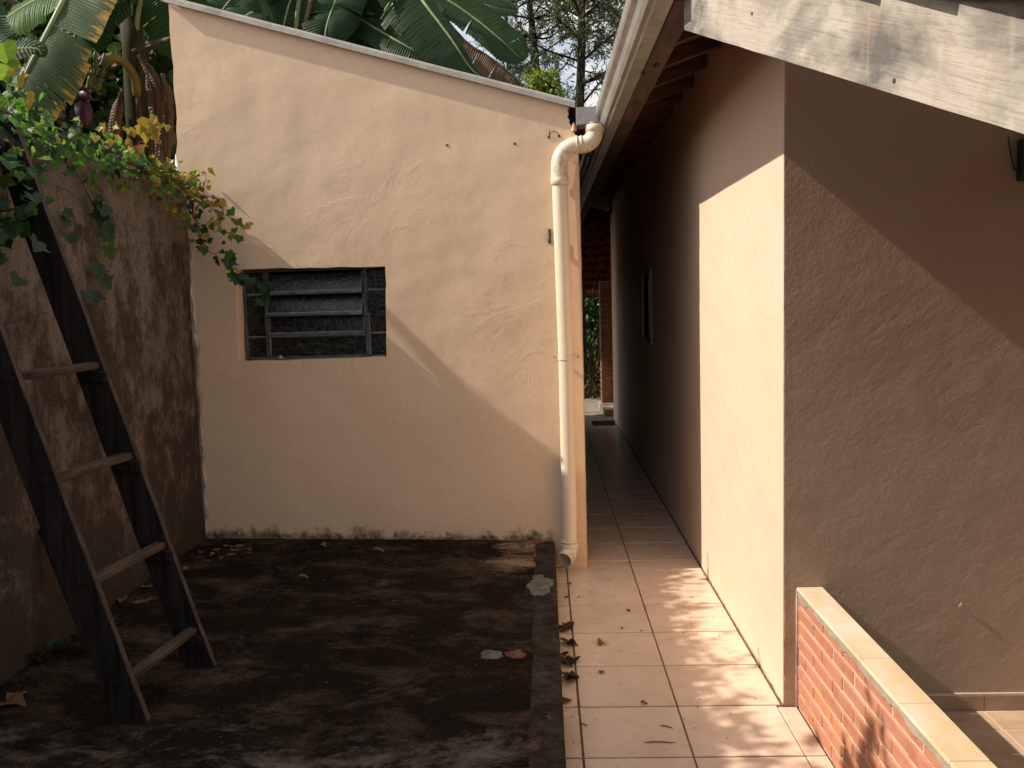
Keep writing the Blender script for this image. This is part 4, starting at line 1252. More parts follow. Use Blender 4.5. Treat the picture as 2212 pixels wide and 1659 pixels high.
# upright yellow sprigs above the wall
top = Vector((.1, -.8, .5))
strand([at(262, 335, 4.7), at(252, 300, 4.7), at(240, 272, 4.7), at(215, 268, 4.7)], 9, .055, YEL, .016, .002, top)
strand([at(262, 335, 4.7), at(276, 310, 4.7), at(278, 285, 4.7), at(262, 262, 4.7)], 8, .055, YEL, .016, .002, top)
strand([at(290, 320, 4.8), at(310, 300, 4.8), at(335, 280, 4.8), at(352, 262, 4.8)], 5, .06, YEL, .010, .002, top)
for px, py, s_ in ((322, 276, .12), (312, 292, .085), (332, 292, .07)): leaves.append((at(px, py, 4.78) + Vector((0, 0, .05)), frame(Vector((.15, 0, -1)), Vector((.1, -1, .25)) + rvec(rv, .2)), s_, 'vyellow'))
strand([wl(60, 255), wl(40, 225), wl(30, 190), wl(22, 165)], 12, .075, GREEN, .03, .002, top)
for px, py, s_, mt_ in ((12, 150, .15, 'vlime'), (28, 165, .11, 'vyellow'), (58, 212, .10, 'vyellow'), (5, 105, .14, 'vlime'), (40, 235, .13, 'vlime'), (95, 262, .14, 'vgreen'), (10, 225, .12, 'vgreen'), (70, 268, .12, 'vlime')):
    leaves.append((at(px, py - 12, 4.3), frame(Vector((.1, -.1, -1)) + rvec(rv, .25), Vector((.2, -.9, .4)) + rvec(rv, .25)), s_ * .8, mt_))
# out of frame: the vine goes on along the wall towards the viewer
strand([Vector((BX + .0, 3.1, 2.42)), Vector((BX + .02, 2.5, 2.46)), Vector((BX, 1.8, 2.42)), Vector((BX, 1.0, 2.40))], 170, .07, GREEN, .075, .006)
strand([Vector((BX + .05, 2.60, 2.45)), Vector((BX + .02, 2.45, 2.60)), Vector((BX, 2.40, 2.74))], 240, .095, GREEN, .085, .005)  # tall unseen clump, shaped to cast the shadow on the brick wall
stems.build('stem', MAT['stem'], vine)
def shown(L):
    p_ = L[0]; d = p_ - CAM; zc = d.dot(AZ)
    px = 1106 + FPX * d.dot(AX) / zc; py = 829.5 - FPX * d.dot(AY) / zc
    inside = -20 < px < 2232 and -20 < py < 1679
    return (1 if inside else 0, L[2] / zc)
leaves.sort(key=shown, reverse=True)
for p_, r_, s_, mn in leaves[:300]:
    o = link('leaf', rv.choice(vlib[mn]), vine)
    o.matrix_parent_inverse = Matrix.Translation(vine.location).inverted()
    o.matrix_basis = Matrix.Translation(p_) @ r_.to_4x4() @ Matrix.Scale(s_, 4)
def leaf_mass(name, items, mats, lib, parent):
    vs_, fs, mi = [], [], []
    for p_, r_, s_, mn in items:
        me_ = rv.choice(lib[mn]); b = len(vs_)
        vs_ += [p_ + r_ @ (v.co * s_) for v in me_.vertices]
        for pl in me_.polygons: fs.append(tuple(b + i for i in pl.vertices)); mi.append(mats.index(mn))
    me_ = new_mesh(name, vs_, fs, [MAT[x] for x in mats], None, False, mi)
    o = link(name, me_, parent); o['kind'] = 'stuff'
    return o
leaf_mass('foliage', leaves[300:], vmats, vlib, vine)

# ================================================================== BANANA PLANTS
def banana_leaf(parent, pts, wl_, wr_, nrm, mat, seed, tears=5, droopL=.2, droopR=.2, rib=.011, petiole=0.0, shape=1.0):
    rr = random.Random(seed); N = 44
    path = spline(pts, N); Ls = [0]
    for i in range(1, N): Ls.append(Ls[-1] + (path[i] - path[i - 1]).length)
    tot = Ls[-1]
    G_ = G()
    def station(s):
        s = max(0, min(tot, s)); k_ = 0
        while k_ < N - 2 and Ls[k_ + 1] < s: k_ += 1
        f_ = (s - Ls[k_]) / max(1e-6, Ls[k_ + 1] - Ls[k_]); p_ = path[k_].lerp(path[k_ + 1], f_)
        t = (path[min(k_ + 2, N - 1)] - path[max(k_ - 1, 0)]).normalized()
        n0 = Vector(nrm); n0 = (n0 - t * n0.dot(t)).normalized()
        return p_, t, n0, t.cross(n0)
    s0 = petiole * tot
    for side, Wm, dr in ((1, wr_, droopR), (-1, wl_, droopL)):
        if Wm <= 0: continue
        cuts = sorted([s0] + [s0 + (tot - s0) * rr.uniform(.04, .97) for _ in range(tears)] + [tot])
        for a, b in zip(cuts, cuts[1:]):
            if b - a < .008: continue
            nl = max(3, int((b - a) / .02)); na = 7
            dj = dr + rr.uniform(-.08, .14); rag = rr.uniform(.86, 1.02); gapw = rr.uniform(.1, .5)
            base = len(G_.v)
            for i in range(nl + 1):
                q_ = i / nl; s = a + (b - a) * q_
                for j in range(na + 1):
                    u = j / na
                    mid = (a + b) / 2
                    ss = s + (mid - s) * (u ** 1.5) * .10 * gapw + u * Wm * .30       # ribs sweep towards the tip
                    x = (s - s0) / (tot - s0); prof_ = (min(1, x / .16) ** .55) * (min(1, (1 - x) / .30) ** .6) if shape == 1.0 else (min(1, x / .12) ** .5) * (min(1, (1 - x) / .10) ** .5)
                    p_, t, n0, sd_ = station(min(ss, tot + .0))
                    over = max(0, ss - tot)
                    wv = Wm * prof_ * rag * u
                    ang = -.25 + dj * u * 1.6
                    q3 = p_ + t * over * .8 + sd_ * side * wv * math.cos(ang) - n0 * (wv * math.sin(ang)) + n0 * (.006 * min(1, Wm / .2) * math.sin(s * 150) * u + .012 * mnoise.noise(Vector((s * 9, u * 2, seed))))
                    G_.v.append(q3); G_.uv.append((u, s))
            m_ = na + 1
            for i in range(nl):
                for j in range(na):
                    q_ = base + i * m_ + j
                    G_.f.append((q_, q_ + m_, q_ + m_ + 1, q_ + 1) if side > 0 else (q_, q_ + 1, q_ + m_ + 1, q_ + m_))
    lf = G_.build('leaf', mat, parent, smooth=True)
    G().tube(path, [rib * (1.6 - 1.35 * i / (N - 1)) for i in range(N)], 7).build('midrib', MAT['banrib'] if mat is not MAT['banD'] else MAT['bandry'], lf, smooth=True)
    return lf

def pseudostem(parent, base, top, r0, r1, lean=0.0):
    path = spline([base, Vector(base).lerp(Vector(top), .5) + Vector((lean, 0, 0)), top], 18)
    G().tube(path, [r0 + (r1 - r0) * i / 17 + .004 * math.sin(i * 2.3) for i in range(18)], 12).build('stem', MAT['banstem'], parent, smooth=True)
    for k_ in range(5):
        a = k_ * 1.3; pp = [p_ + Vector((math.cos(a) * (r0 + .012), math.sin(a) * (r0 + .012), 0)) for p_ in path[2 + k_:12 + k_]]
        G().tube(pp, [.012 + .02 * math.sin(i / 9 * math.pi) for i in range(len(pp))], 6).build('dry_sheath', MAT['bandry'], parent, smooth=True)

# plant behind the boundary wall, with fruit
YB1 = 6.35
b1 = at(300, 330, YB1); base1 = Vector((b1.x + .02, YB1, -.05))
ban1 = tag(empty('banana_plant', base1), 'banana plant with green fruit bunch and purple flower behind the stained wall', 'banana plant', 'banana plants behind the walls')
crown1 = at(283, 40, YB1)
pseudostem(ban1, base1, crown1, .115, .075)
NRM = Vector((.1, -1, .25))
banana_leaf(ban1, [at(250, -160, 6.1), at(190, -85, 5.9), at(139, 0, 5.7), at(105, 65, 5.6), at(70, 130, 5.5), at(33, 205, 5.45), at(20, 232, 5.45)], .33, .07, Vector((.15, -1, .15)), MAT['banB'], 4, 5, .10, .9, .016, .0, 2)
banana_leaf(ban1, [crown1, at(240, -60, 6.6), at(150, -30, 6.6), at(60, 10, 6.6), at(-40, 75, 6.6)], .33, .30, Vector((.1, -.6, .8)), MAT['banL'], 5, 7, .3, .3, .014, .12)
banana_leaf(ban1, [crown1, at(310, -60, 6.4), at(350, -40, 6.3), at(380, 30, 6.3), at(390, 110, 6.3)], .24, .30, Vector((0, -1, .3)), MAT['banA'], 6, 6, .2, .2, .012, .15)
banana_leaf(ban1, [crown1, at(262, 0, 6.2), at(235, -20, 6.0), at(190, 20, 5.95), at(165, 70, 5.95), at(150, 110, 5.95)], .24, .22, Vector((.1, -.9, .4)), MAT['banA'], 7, 6, .2, .25, .012, .2)
banana_leaf(ban1, [crown1, at(300, -120, 6.6), at(330, -300, 6.9), at(400, -420, 7.3)], .3, .3, Vector((0, -.7, .7)), MAT['banA'], 8, 6, .2, .2, .014, .15)
banana_leaf(ban1, [at(-60, -40, 5.2), at(-40, 30, 5.1), at(0, 100, 5.0), at(75, 105, 5.0), at(90, 118, 5.0)], .13, .10, Vector((.2, -.8, .6)), MAT['banA'], 18, 2, .1, .3, .010, 0)
for dx, dy, s_ in ((-20, -70, .016), (0, -90, .018), (22, -80, .016), (38, -66, .014), (-34, -40, .016)):
    G().tube(spline([crown1 + Vector((0, 0, -.25)), at(283 + dx * .5, 40 + dy * .4, YB1 - .06), at(283 + dx * 1.2, 40 + dy, YB1 - .05)], 10), [s_ * 1.7, s_ * 1.6, s_ * 1.5, s_ * 1.4, s_ * 1.3, s_ * 1.2, s_ * 1.1, s_, s_, s_ * .9], 8).build('leaf_stalk', MAT['banrib'] if dx in (0, 38) else MAT['banstem'], ban1, smooth=True)
# dry hanging leaves round the stem
for k_, (px, py, dx) in enumerate(((318, 150, 14), (300, 120, 40), (335, 210, 10), (262, 200, -16), (352, 160, 8))):
    banana_leaf(ban1, [at(px, py, YB1 - .12), at(px + dx, py + 70, YB1 - .14), at(px + dx * 1.2, py + 190, YB1 - .12)], .05, .05, Vector((.3, -1, 0)), MAT['banD'], 40 + k_, 3, .5, .5, .010)
banana_leaf(ban1, [at(288, 110, 6.1), at(325, 92, 5.9), at(370, 78, 5.6)], .03, .03, Vector((0, -.6, .8)), MAT['banD'], 61, 2, .8, .8, .008)
stalk = spline([at(296, 205, YB1 - .10), at(290, 165, YB1 - .22), at(262, 130, YB1 - .35), at(222, 128, YB1 - .42), at(202, 155, YB1 - .44), at(188, 205, YB1 - .44), at(178, 258, YB1 - .44), at(172, 275, YB1 - .44)], 26)
G().tube(stalk, [.030 - .016 * i / 25 for i in range(26)], 10).build('fruit_stalk', MAT['stalk'], ban1, smooth=True)
rf = random.Random(3)
for t_, nfr in ((13, 8), (15, 8), (17, 7)):
    c = stalk[t_]
    for i in range(nfr):
        a = 2 * math.pi * i / nfr + t_; o_ = Vector((math.cos(a), math.sin(a), 0))
        pp = [c + o_ * .025, c + o_ * .055 + Vector((0, 0, .005)), c + o_ * .075 + Vector((0, 0, .035)), c + o_ * .078 + Vector((0, 0, .075))]
        G().tube(spline(pp, 8), [.006, .012, .015, .016, .016, .015, .011, .004], 7).build('banana', MAT['fruit'], ban1, smooth=True)
fb = at(180, 205, YB1 - .5)
tipb = at(188, 272, YB1 - .46); topb = at(176, 215, YB1 - .44)
axis = (tipb - topb)
G().tube([topb + axis * (i / 9) for i in range(10)], [.020, .040, .050, .055, .056, .053, .046, .036, .022, .004], 12).build('flower_bell', MAT['bell'], ban1, smooth=True)
for k_, (ex, ey) in enumerate(((150, 222), (196, 214))):
    e_ = at(ex, ey, YB1 - .5)
    G().tube(spline([topb, (topb + e_) / 2 + Vector((0, 0, .03)), e_], 7), [.012, .03, .036, .034, .028, .018, .004], 8).build('flower_bract', MAT['bell'], ban1, smooth=True)

# plants behind the shed
def plant_at(X, Y, h, r0, label):
    o = tag(empty('banana_plant', (X, Y, -.05)), label, 'banana plant', 'banana plants behind the walls')
    pseudostem(o, Vector((X, Y, -.05)), Vector((X + .05, Y, h)), r0, r0 * .65)
    return o, Vector((X + .05, Y, h))
YB2 = 8.75
ban2, c2 = plant_at(at(800, 0, YB2).x, YB2, 4.3, .12, 'banana plant with broad arching leaves drooping over the shed roof')
banana_leaf(ban2, [c2, at(830, -110, 8.4), at(880, -50, 8.1), at(915, 5, 7.9), at(972, 81, 7.75), at(1016, 147, 7.7), at(1056, 178, 7.7)], .10, .42, Vector((.25, -.9, .35)), MAT['banA'], 11, 7, .3, .15, .016, .2)
banana_leaf(ban2, [c2, at(840, -90, 8.8), at(910, -35, 8.7), at(1000, 22, 8.6), at(1070, 76, 8.5), at(1124, 126, 8.45)], .20, .20, Vector((.1, -.9, .5)), MAT['banA'], 12, 5, .1, .15, .015, .25, 2)
banana_leaf(ban2, [c2, at(740, 20, 8.5), at(790, 50, 8.2), at(850, 84, 8.0), at(905, 116, 7.9), at(940, 142, 7.9)], .16, .17, Vector((.1, -.8, .6)), MAT['banA'], 13, 7, .2, .2, .013, .15)
banana_leaf(ban2, [c2, at(900, -60, 9.2), at(1000, -8, 9.2), at(1060, 14, 9.2), at(1116, 26, 9.2)], .12, .12, Vector((0, -.7, .7)), MAT['banA'], 14, 4, .1, .2, .012, .2, 2)
banana_leaf(ban2, [at(960, 40, 8.6), at(1007, 92, 8.5), at(1050, 120, 8.45), at(1092, 152, 8.4), at(1132, 190, 8.4)], .02, .24, Vector((.2, -1, .1)), MAT['banD'], 15, 26, .3, .05, .012)
banana_leaf(ban2, [c2, at(700, -60, 8.5), at(640, -20, 8.2), at(615, 45, 8.0), at(608, 110, 8.0)], .30, .30, Vector((0, -1, .3)), MAT['banA'], 16, 5, .2, .2, .014, .2)
banana_leaf(ban2, [c2, at(760, -80, 8.4), at(730, -10, 8.1), at(705, 60, 7.9), at(700, 130, 7.9)], .26, .26, Vector((0, -1, .25)), MAT['banA'], 17, 6, .2, .25, .013, .15)
banana_leaf(ban2, [c2, at(860, -60, 8.9), at(900, 20, 8.8), at(920, 90, 8.8), at(960, 160, 8.8)], .25, .22, Vector((0, -1, .3)), MAT['banA'], 23, 6, .25, .2, .013, .15)
banana_leaf(ban2, [c2, at(820, -150, 9.0), at(780, -350, 9.2), at(720, -480, 9.5)], .3, .3, Vector((0, -.7, .7)), MAT['banA'], 19, 5, .2, .2, .014, .15)
YB3 = 8.0
ban3, c3 = plant_at(at(640, 0, YB3).x, YB3 + .2, 3.9, .10, 'banana plant with yellow leaf stalks behind the high end of the shed')
for k_, (a_, b_, Y_) in enumerate((((660, 60), (690, -60), 8.0), ((640, 80), (655, -60), 8.0), ((590, 60), (560, -50), 8.1))):
    G().tube(spline([c3 + Vector((0, 0, -.3)), at(*a_, Y_), at(*b_, Y_)], 8), [.03, .028, .026, .024, .022, .02, .018, .016], 8).build('leaf_stalk', MAT['stalk'] if k_ == 0 else MAT['banrib'], ban3, smooth=True)
banana_leaf(ban3, [c3, at(600, -80, 8.1), at(540, -40, 8.0), at(490, 10, 7.9), at(450, 70, 7.9)], .3, .3, Vector((0, -.9, .4)), MAT['banA'], 31, 5, .2, .2, .014, .15)
banana_leaf(ban3, [c3, at(560, -100, 8.3), at(480, -60, 8.4), at(420, -10, 8.5), at(400, 60, 8.5)], .3, .3, Vector((0, -.9, .4)), MAT['banA'], 32, 5, .2, .2, .014, .15)
banana_leaf(ban3, [c3, at(660, -60, 8.3), at(750, -30, 8.4), at(780, 40, 8.4), at(790, 110, 8.4)], .28, .28, Vector((0, -.9, .4)), MAT['banA'], 33, 5, .2, .2, .014, .15)
banana_leaf(ban3, [c3, at(560, 40, 7.8), at(540, 30, 7.7), at(510, 60, 7.6), at(495, 110, 7.6)], .24, .24, Vector((0, -.9, .4)), MAT['banA'], 34, 5, .2, .2, .014, .15)

# ================================================================== TREES AND SHRUBS
def broadleaf(name, label, cat, base, h, clumps, nper, size, mats, seed, group=None, trunk=.08, kind='heart'):
    rr = random.Random(seed)
    o = tag(empty(name, base), label, cat, group)
    G_ = G(); base = Vector(base); hub = base + Vector((0, 0, h * .45))
    G_.tube(spline([base, base + Vector((.05, .03, h * .25)), hub], 8), [trunk * (1 - .05 * i) for i in range(8)], 8)
    for c, r in clumps:
        c = Vector(c); G_.tube(spline([hub.lerp(base, .25 * rr.random()), (hub + c) / 2 + rvec(rr, .1), c], 8), [trunk * .5 * (1 - i / 9) for i in range(8)], 5)
    G_.build('trunk', MAT['bark'], o)
    lib = {mn: [new_mesh('leaf', *leaf_geo(kind, 1.0, rr), MAT[mn]) for _ in range(3)] for mn in set(mats)}
    its = []
    for c, r in clumps:
        c = Vector(c)
        for _ in range(nper):
            d = rvec(rr).normalized(); q_ = rr.random() ** .45
            p_ = c + Vector((d.x * r[0], d.y * r[1], d.z * r[2])) * q_ * (1 + .25 * mnoise.noise(d * 2 + c))
            its.append((p_, frame(d * .5 + rvec(rr, .5) + Vector((0, 0, -.3)), d * .6 + Vector((-.1, -.2, .6)) + rvec(rr, .4)), size * rr.uniform(.6, 1.3), rr.choice(mats)))
    leaf_mass('crown', its, sorted(set(mats)), lib, o)
    return o

def wispy_tree(name, label, base, h, lean, seed, mats, zmin, nbr, spread):
    rr = random.Random(seed); o = tag(empty(name, base), label, 'tree', 'wispy trees beyond the shed')
    base = Vector(base); top = base + Vector((lean, .2, h))
    path = spline([base, base.lerp(top, .35) + Vector((-.06, 0, 0)), base.lerp(top, .7) + Vector((.06, 0, 0)), top], 26)
    G_ = G(); G_.tube(path, [.13 * (1 - .8 * i / 25) for i in range(26)], 9)
    F = G(); mi = []
    for b in range(nbr):
        t = rr.uniform(zmin, 1.0); p0 = path[min(25, int(t * 25))]
        a = rr.uniform(0, 2 * math.pi); L = spread * (1.15 - t * .75) * rr.uniform(.5, 1.1)
        d = Vector((math.cos(a), math.sin(a), rr.uniform(.1, .8))).normalized()
        br = spline([p0, p0 + d * L * .5 + rvec(rr, .08), p0 + d * L + Vector((0, 0, .1)) + rvec(rr, .12)], 9)
        G_.tube(br, [.022 * (1 - i / 10) for i in range(9)], 5)
        for s in range(rr.randint(9, 15)):
            q_ = br[rr.randint(2, 8)]
            d2 = (d * .6 + rvec(rr, .7) + Vector((0, 0, .1))).normalized(); l2 = rr.uniform(.18, .5)
            e = q_ + d2 * l2
            G_.tube([q_, (q_ + e) / 2 + rvec(rr, .02), e], .004, 3, False)
            mt_ = 0 if rr.random() < .75 else 1
            for w_ in range(17):
                s0_ = q_.lerp(e, rr.random()) + rvec(rr, .012)
                dd = (d2 * .5 + rvec(rr, .6) + Vector((0, 0, -.15))).normalized(); ln = rr.uniform(.06, .16); wd = rr.uniform(.007, .014)
                sd_ = dd.cross(rvec(rr)).normalized() * wd
                b_ = len(F.v); F.v += [s0_ - sd_ * .4, s0_ + dd * ln * .5 - sd_, s0_ + dd * ln, s0_ + dd * ln * .5 + sd_]; F.uv += [(0, 0)] * 4
                F.f.append((b_, b_ + 1, b_ + 2, b_ + 3)); mi.append(mt_)
    G_.build('trunk', MAT['bark'], o)
    me_ = new_mesh('crown', F.v, F.f, [MAT[x] for x in mats], None, False, mi)
    c_ = link('crown', me_, o); c_['kind'] = 'stuff'
    return o

YT = 14.5
wispy_tree('wispy_tree', 'tall dark wispy tree with straight trunk beyond the end of the shed roof', Vector((at(1243, 200, YT).x, YT, -.06)), 8.6, .1, 101, ['needle', 'needle2'], .42, 70, 2.3)
wispy_tree('wispy_tree', 'thin leaning wispy tree left of the straight trunk', Vector((at(1215, 200, YT + 1).x, YT + 1, -.06)), 8.6, -.75, 102, ['needle', 'needle2'], .45, 42, 1.8)
wispy_tree('wispy_tree', 'wispy tree hidden partly by the gutter', Vector((at(1345, 200, YT + 2).x, YT + 2, -.06)), 8.8, .1, 103, ['needle2', 'needle'], .40, 46, 2.2)
wispy_tree('wispy_tree', 'distant wispy tree behind the drooping banana leaves', Vector((at(1085, 200, YT + 3).x, YT + 3, -.06)), 7.6, .1, 104, ['needle', 'needle2'], .40, 36, 2.0)
v = at(1166, 182, 12.4)
broadleaf('shrub', 'bright yellow-green shrub top showing over the shed flashing', 'shrub', (v.x, v.y, -.06), 3.6, [((v.x - .08, v.y, v.z + .03), (.13, .14, .19)), ((v.x + .15, v.y, v.z + .03), (.14, .14, .18)), ((v.x + .02, v.y, v.z - .18), (.30, .22, .18)), ((v.x + .1, v.y, v.z - .4), (.4, .3, .3))], 240, .075, ['bushl', 'bushl', 'bushl', 'bush'], 55, trunk=.03, kind='oval')
# dense dark growth closing the view behind the bananas
rr = random.Random(77)
cl = []
for i in range(34):
    px = rr.uniform(-350, 980); py = rr.uniform(-260, 330); Y_ = rr.uniform(9.6, 11.4)
    v = at(px, py, Y_); cl.append((v, (rr.uniform(.5, .95), rr.uniform(.4, .7), rr.uniform(.45, .8))))
for i in range(12):
    cl.append((at(rr.uniform(-200, 330), rr.uniform(-250, 150), rr.uniform(8.6, 9.4)), (.6, .5, .6)))
vb = at(330, 200, 10.5)
broadleaf('broadleaf_tree', 'dense dark broadleaf tree filling the gap behind the banana plants', 'tree', (vb.x, 10.6, -.06), 5.0, cl, 460, .16, ['bush', 'bush', 'vdark'], 56, trunk=.14)
cl = []
for i in range(16):
    v = at(rr.uniform(-250, 420), rr.uniform(60, 380), rr.uniform(7.2, 8.4)); cl.append((v, (rr.uniform(.3, .55), .4, rr.uniform(.3, .5))))
vb = at(60, 300, 7.8)
broadleaf('undergrowth_shrub', 'shadowy shrub behind the fruiting banana plant', 'shrub', (vb.x, 7.8, -.06), 3.2, cl, 240, .12, ['bush', 'vdark', 'dryb'], 57, trunk=.06)

cl = []  # crown added to keep the sun off the banana plants
for i in range(30):
    cl.append(((rr.uniform(-8.2, -5.6), rr.uniform(7.5, 11.2), rr.uniform(1.2, 7.8)), (.75, .75, .7)))
broadleaf('broadleaf_tree', 'tree crown at the far left, added to shade the banana leaves', 'tree', (-6.9, 8.4, -.06), 6.5, cl, 200, .22, ['bush', 'bush', 'vdark'], 71, trunk=.16)

# dry stump standing behind the wall top
v = at(272, 335, 4.9); G_ = G(); N = 9; n = 14; vs_ = []
for i in range(N):
    for k_ in range(n):
        a = 2 * math.pi * k_ / n
        r = .062 * (1.05 - .35 * (i / (N - 1)) ** 2) * (1 + .22 * mnoise.noise(Vector((math.cos(a) * 2, math.sin(a) * 2, i * .15))))
        vs_.append(Vector((BX - .10 + math.cos(a) * r * .9 + .006 * i, v.y + math.sin(a) * r, BZ - .03 + i * .024 + .02 * mnoise.noise(Vector((a, i, 3))))))
G_.add(vs_, [(i * n + k_, i * n + (k_ + 1) % n, (i + 1) * n + (k_ + 1) % n, (i + 1) * n + k_) for i in range(N - 1) for k_ in range(n)] + [tuple((N - 1) * n + k_ for k_ in range(n))])
tag(G_.build('stump', MAT['stump'], None), 'weathered tan stump standing on the stained wall among the vine', 'stump')

# small weed at the foot of the wall
wv_ = atz(95, 1418, .166)
weed = tag(empty('weed', wv_), 'small green weed growing at the foot of the stained wall', 'weed')
rw = random.Random(4); wl_lib = [new_mesh('leaf', *leaf_geo('heart', 1.0, rw), MAT['vdark']) for _ in range(3)]
for i in range(15):
    a = rw.uniform(0, 6.28); d = Vector((math.cos(a), math.sin(a), rw.uniform(.2, .8)))
    o = link('leaf', rw.choice(wl_lib), weed); o.matrix_parent_inverse = Matrix.Translation(weed.location).inverted()
    o.matrix_basis = Matrix.Translation(wv_ + Vector((d.x * .05, d.y * .05, .01 + .03 * rw.random()))) @ frame(d, Vector((0, -.3, 1)) + rvec(rw, .3)).to_4x4() @ Matrix.Scale(rw.uniform(.045, .075), 4)

# ================================================================== FAR END OF THE PASSAGE
py_ = 12.7
pil = tag(empty('brick_pillar', (1.05, py_ + .15, 0)), 'red brick pillar on a plinth at the far end of the passage', 'pillar')
px0 = at(1298, 760, py_).x
G().box((px0 + .006, py_ + .006, .09), (px0 + .40, py_ + .30, 1.84)).build('mortar', MAT['oldmortar'], pil)
bl = brick_mesh(.2, 60)
rp = random.Random(8)
def pbrick(L):
    G_ = G(); G_.box((0, 0, 0), (L, .30, .066)); return G_
ph = {}
for r in range(22):
    z = .095 + r * .079; x = px0
    segs_ = (.19, .19) if r % 2 == 0 else (.09, .19, .09)
    for s_ in segs_:
        key = (s_,)
        if key not in ph:
            bm = bmesh.new(); bmesh.ops.create_cube(bm, size=1); bmesh.ops.scale(bm, vec=(s_ - .012, .312, .066), verts=bm.verts); bmesh.ops.bevel(bm, geom=bm.edges[:], offset=.008, segments=2, affect='EDGES')
            me = bpy.data.meshes.new('brick'); bm.to_mesh(me); bm.free(); me.materials.append(MAT['oldbrick']); ph[key] = me
        o = link('brick', ph[key], pil); o.location = (x + s_ / 2 + rp.uniform(-.003, .003), py_ + .152, z + .036); x += s_ + .004
G().box((px0 - .03, py_ - .06, -.012), (px0 + .5, py_ + .36, .088)).build('plinth', MAT['apron'], pil, bevel=.008)
stp = tag(G().box((.80, 12.0, -.0125), (2.2, 12.62, .075)).build('step', MAT['apron'], None, bevel=.008), 'concrete step beside the brick pillar at the passage end', 'step')
sw = tag(G().box((px0 + .17, 12.32, .076), (px0 + .31, 12.60, .62)).build('low_wall', MAT['side'], None, bevel=.006), 'short pale wall stub in front of the brick pillar', 'wall')
# tiled back-porch roof seen from below
bp = tag(empty('porch_roof', (.6, 13, 1.9)), 'dark terracotta roof over the far end of the passage', 'roof')
for j in range(11):
    y = 11.36 + j * .30; z = 2.84 - j * .105
    G().box((-1.2, y - .02, z - .03), (2.2, y + .02, z)).build('batten', MAT['rafter'], bp)
pt = barrel_tile(.34, .17, .045)
for j in range(11):
    for i in range(20):
        x = -.6 + i * .165
        if x < .2 or x > 2: continue
        o = link('roof_tile', pt, bp); o.location = (x, 11.66 + j * .30, 2.84 - (j + 1.05) * .105 + .02); o.rotation_euler = (0, .33, -math.pi / 2)
g = G(); g.add([(-1.3, 11.25, 2.99), (2.3, 11.25, 2.99), (2.3, 14.6, 1.86), (-1.3, 14.6, 1.86)], [(0, 1, 2, 3)]); g.build('roof_deck', MAT['deck'], bp)
# garden beyond
cl = []
rr = random.Random(15)
for i in range(16): cl.append(((rr.uniform(.1, 1.6), rr.uniform(15.2, 16.4), rr.uniform(.3, 2.6)), (.45, .4, .45)))
broadleaf('garden_bush', 'tall green bush in the garden beyond the passage', 'bush', (.8, 15.8, -.06), 2.2, cl, 150, .11, ['bush', 'vgreen', 'bush'], 58, trunk=.05)
cl = [((rr.uniform(.45, 1.2), rr.uniform(13.9, 14.6), rr.uniform(.12, .72)), (.24, .2, .2)) for i in range(12)]
hb = broadleaf('twiggy_hedge', 'low brown twiggy hedge beside the brick pillar', 'hedge', (.8, 14.3, -.06), .8, cl, 110, .05, ['dryb', 'dryb', 'vgreen', 'dryb'], 59, trunk=.03, kind='oval')
G_ = G()
for i in range(70):
    a = Vector((rr.uniform(.45, 1.15), rr.uniform(13.9, 14.5), 0)); b = a + Vector((rr.uniform(-.2, .2), rr.uniform(-.1, .1), rr.uniform(.4, .95)))
    G_.tube([a, (a + b) / 2 + rvec(rr, .03), b], .006, 4, False)
G_.build('twig', MAT['stem'], hb)
G_ = G()
for a_, b_ in (((1262, 840), (1300, 740)), ((1285, 800), (1278, 715)), ((1262, 770), (1290, 860)), ((1296, 700), (1282, 850))):
    G_.tube(spline([at(*a_, 14.0), at((a_[0] + b_[0]) / 2 + 4, (a_[1] + b_[1]) / 2, 14.0), at(*b_, 14.0)], 8), .008, 5)
G_.build('twig', MAT['vlime'], hb)

# ================================================================== FALLEN LEAVES
rl = random.Random(12)
def crumple(seed, mat, kind='heart'):
    r_ = random.Random(seed); vs_, fs = leaf_geo(kind, 1.0, r_)
    vs_ = [v + Vector((0, 0, .16 * math.sin(v.x * 7 + seed) * abs(v.x) * 2 + .14 * mnoise.noise(v * 4 + Vector((seed, 0, 0))) + .12)) for v in vs_]
    zmin = min(v.z for v in vs_)
    return new_mesh('fallen_leaf', [v - Vector((0, 0, zmin)) for v in vs_], fs, mat)
lib = {k_: [crumple(i + j * 10, MAT[k_], 'heart') for i in range(4)] for j, k_ in enumerate(('dryleaf', 'wetleaf', 'tanleaf'))}
def drop(px, py, z, size, mk, label, group):
    p_ = atz(px, py, z)
    o = link('fallen_leaf', rl.choice(lib[mk])); tag(o, label, 'leaf', group)
    o.matrix_basis = Matrix.Translation(p_) @ Matrix.Rotation(rl.uniform(0, 6.28), 4, 'Z') @ Matrix.Rotation(rl.uniform(-.06, .06), 4, 'X') @ Matrix.Diagonal((size, size, size * rl.uniform(.7, 1.3), 1))
for px, py in ((452, 1180), (470, 1186), (488, 1178), (498, 1184), (512, 1190), (520, 1178), (535, 1186), (548, 1195), (462, 1200), (480, 1204), (505, 1200), (438, 1192), (430, 1206), (446, 1212), (400, 1226)):
    drop(px + rl.uniform(-5, 5), py, .168, rl.uniform(.03, .055), rl.choice(('tanleaf', 'dryleaf', 'dryleaf')), 'dry curled leaf in the litter along the far corner of the black slab', 'leaves littering the slab corner')
for px, py in ((310, 1272), (345, 1240), (330, 1292), (295, 1300), (352, 1262), (262, 1296)):
    drop(px, py, .168, rl.uniform(.05, .08), rl.choice(('tanleaf', 'dryleaf')), 'dry leaf lying between the ladder and the stained wall', 'leaves behind the ladder')
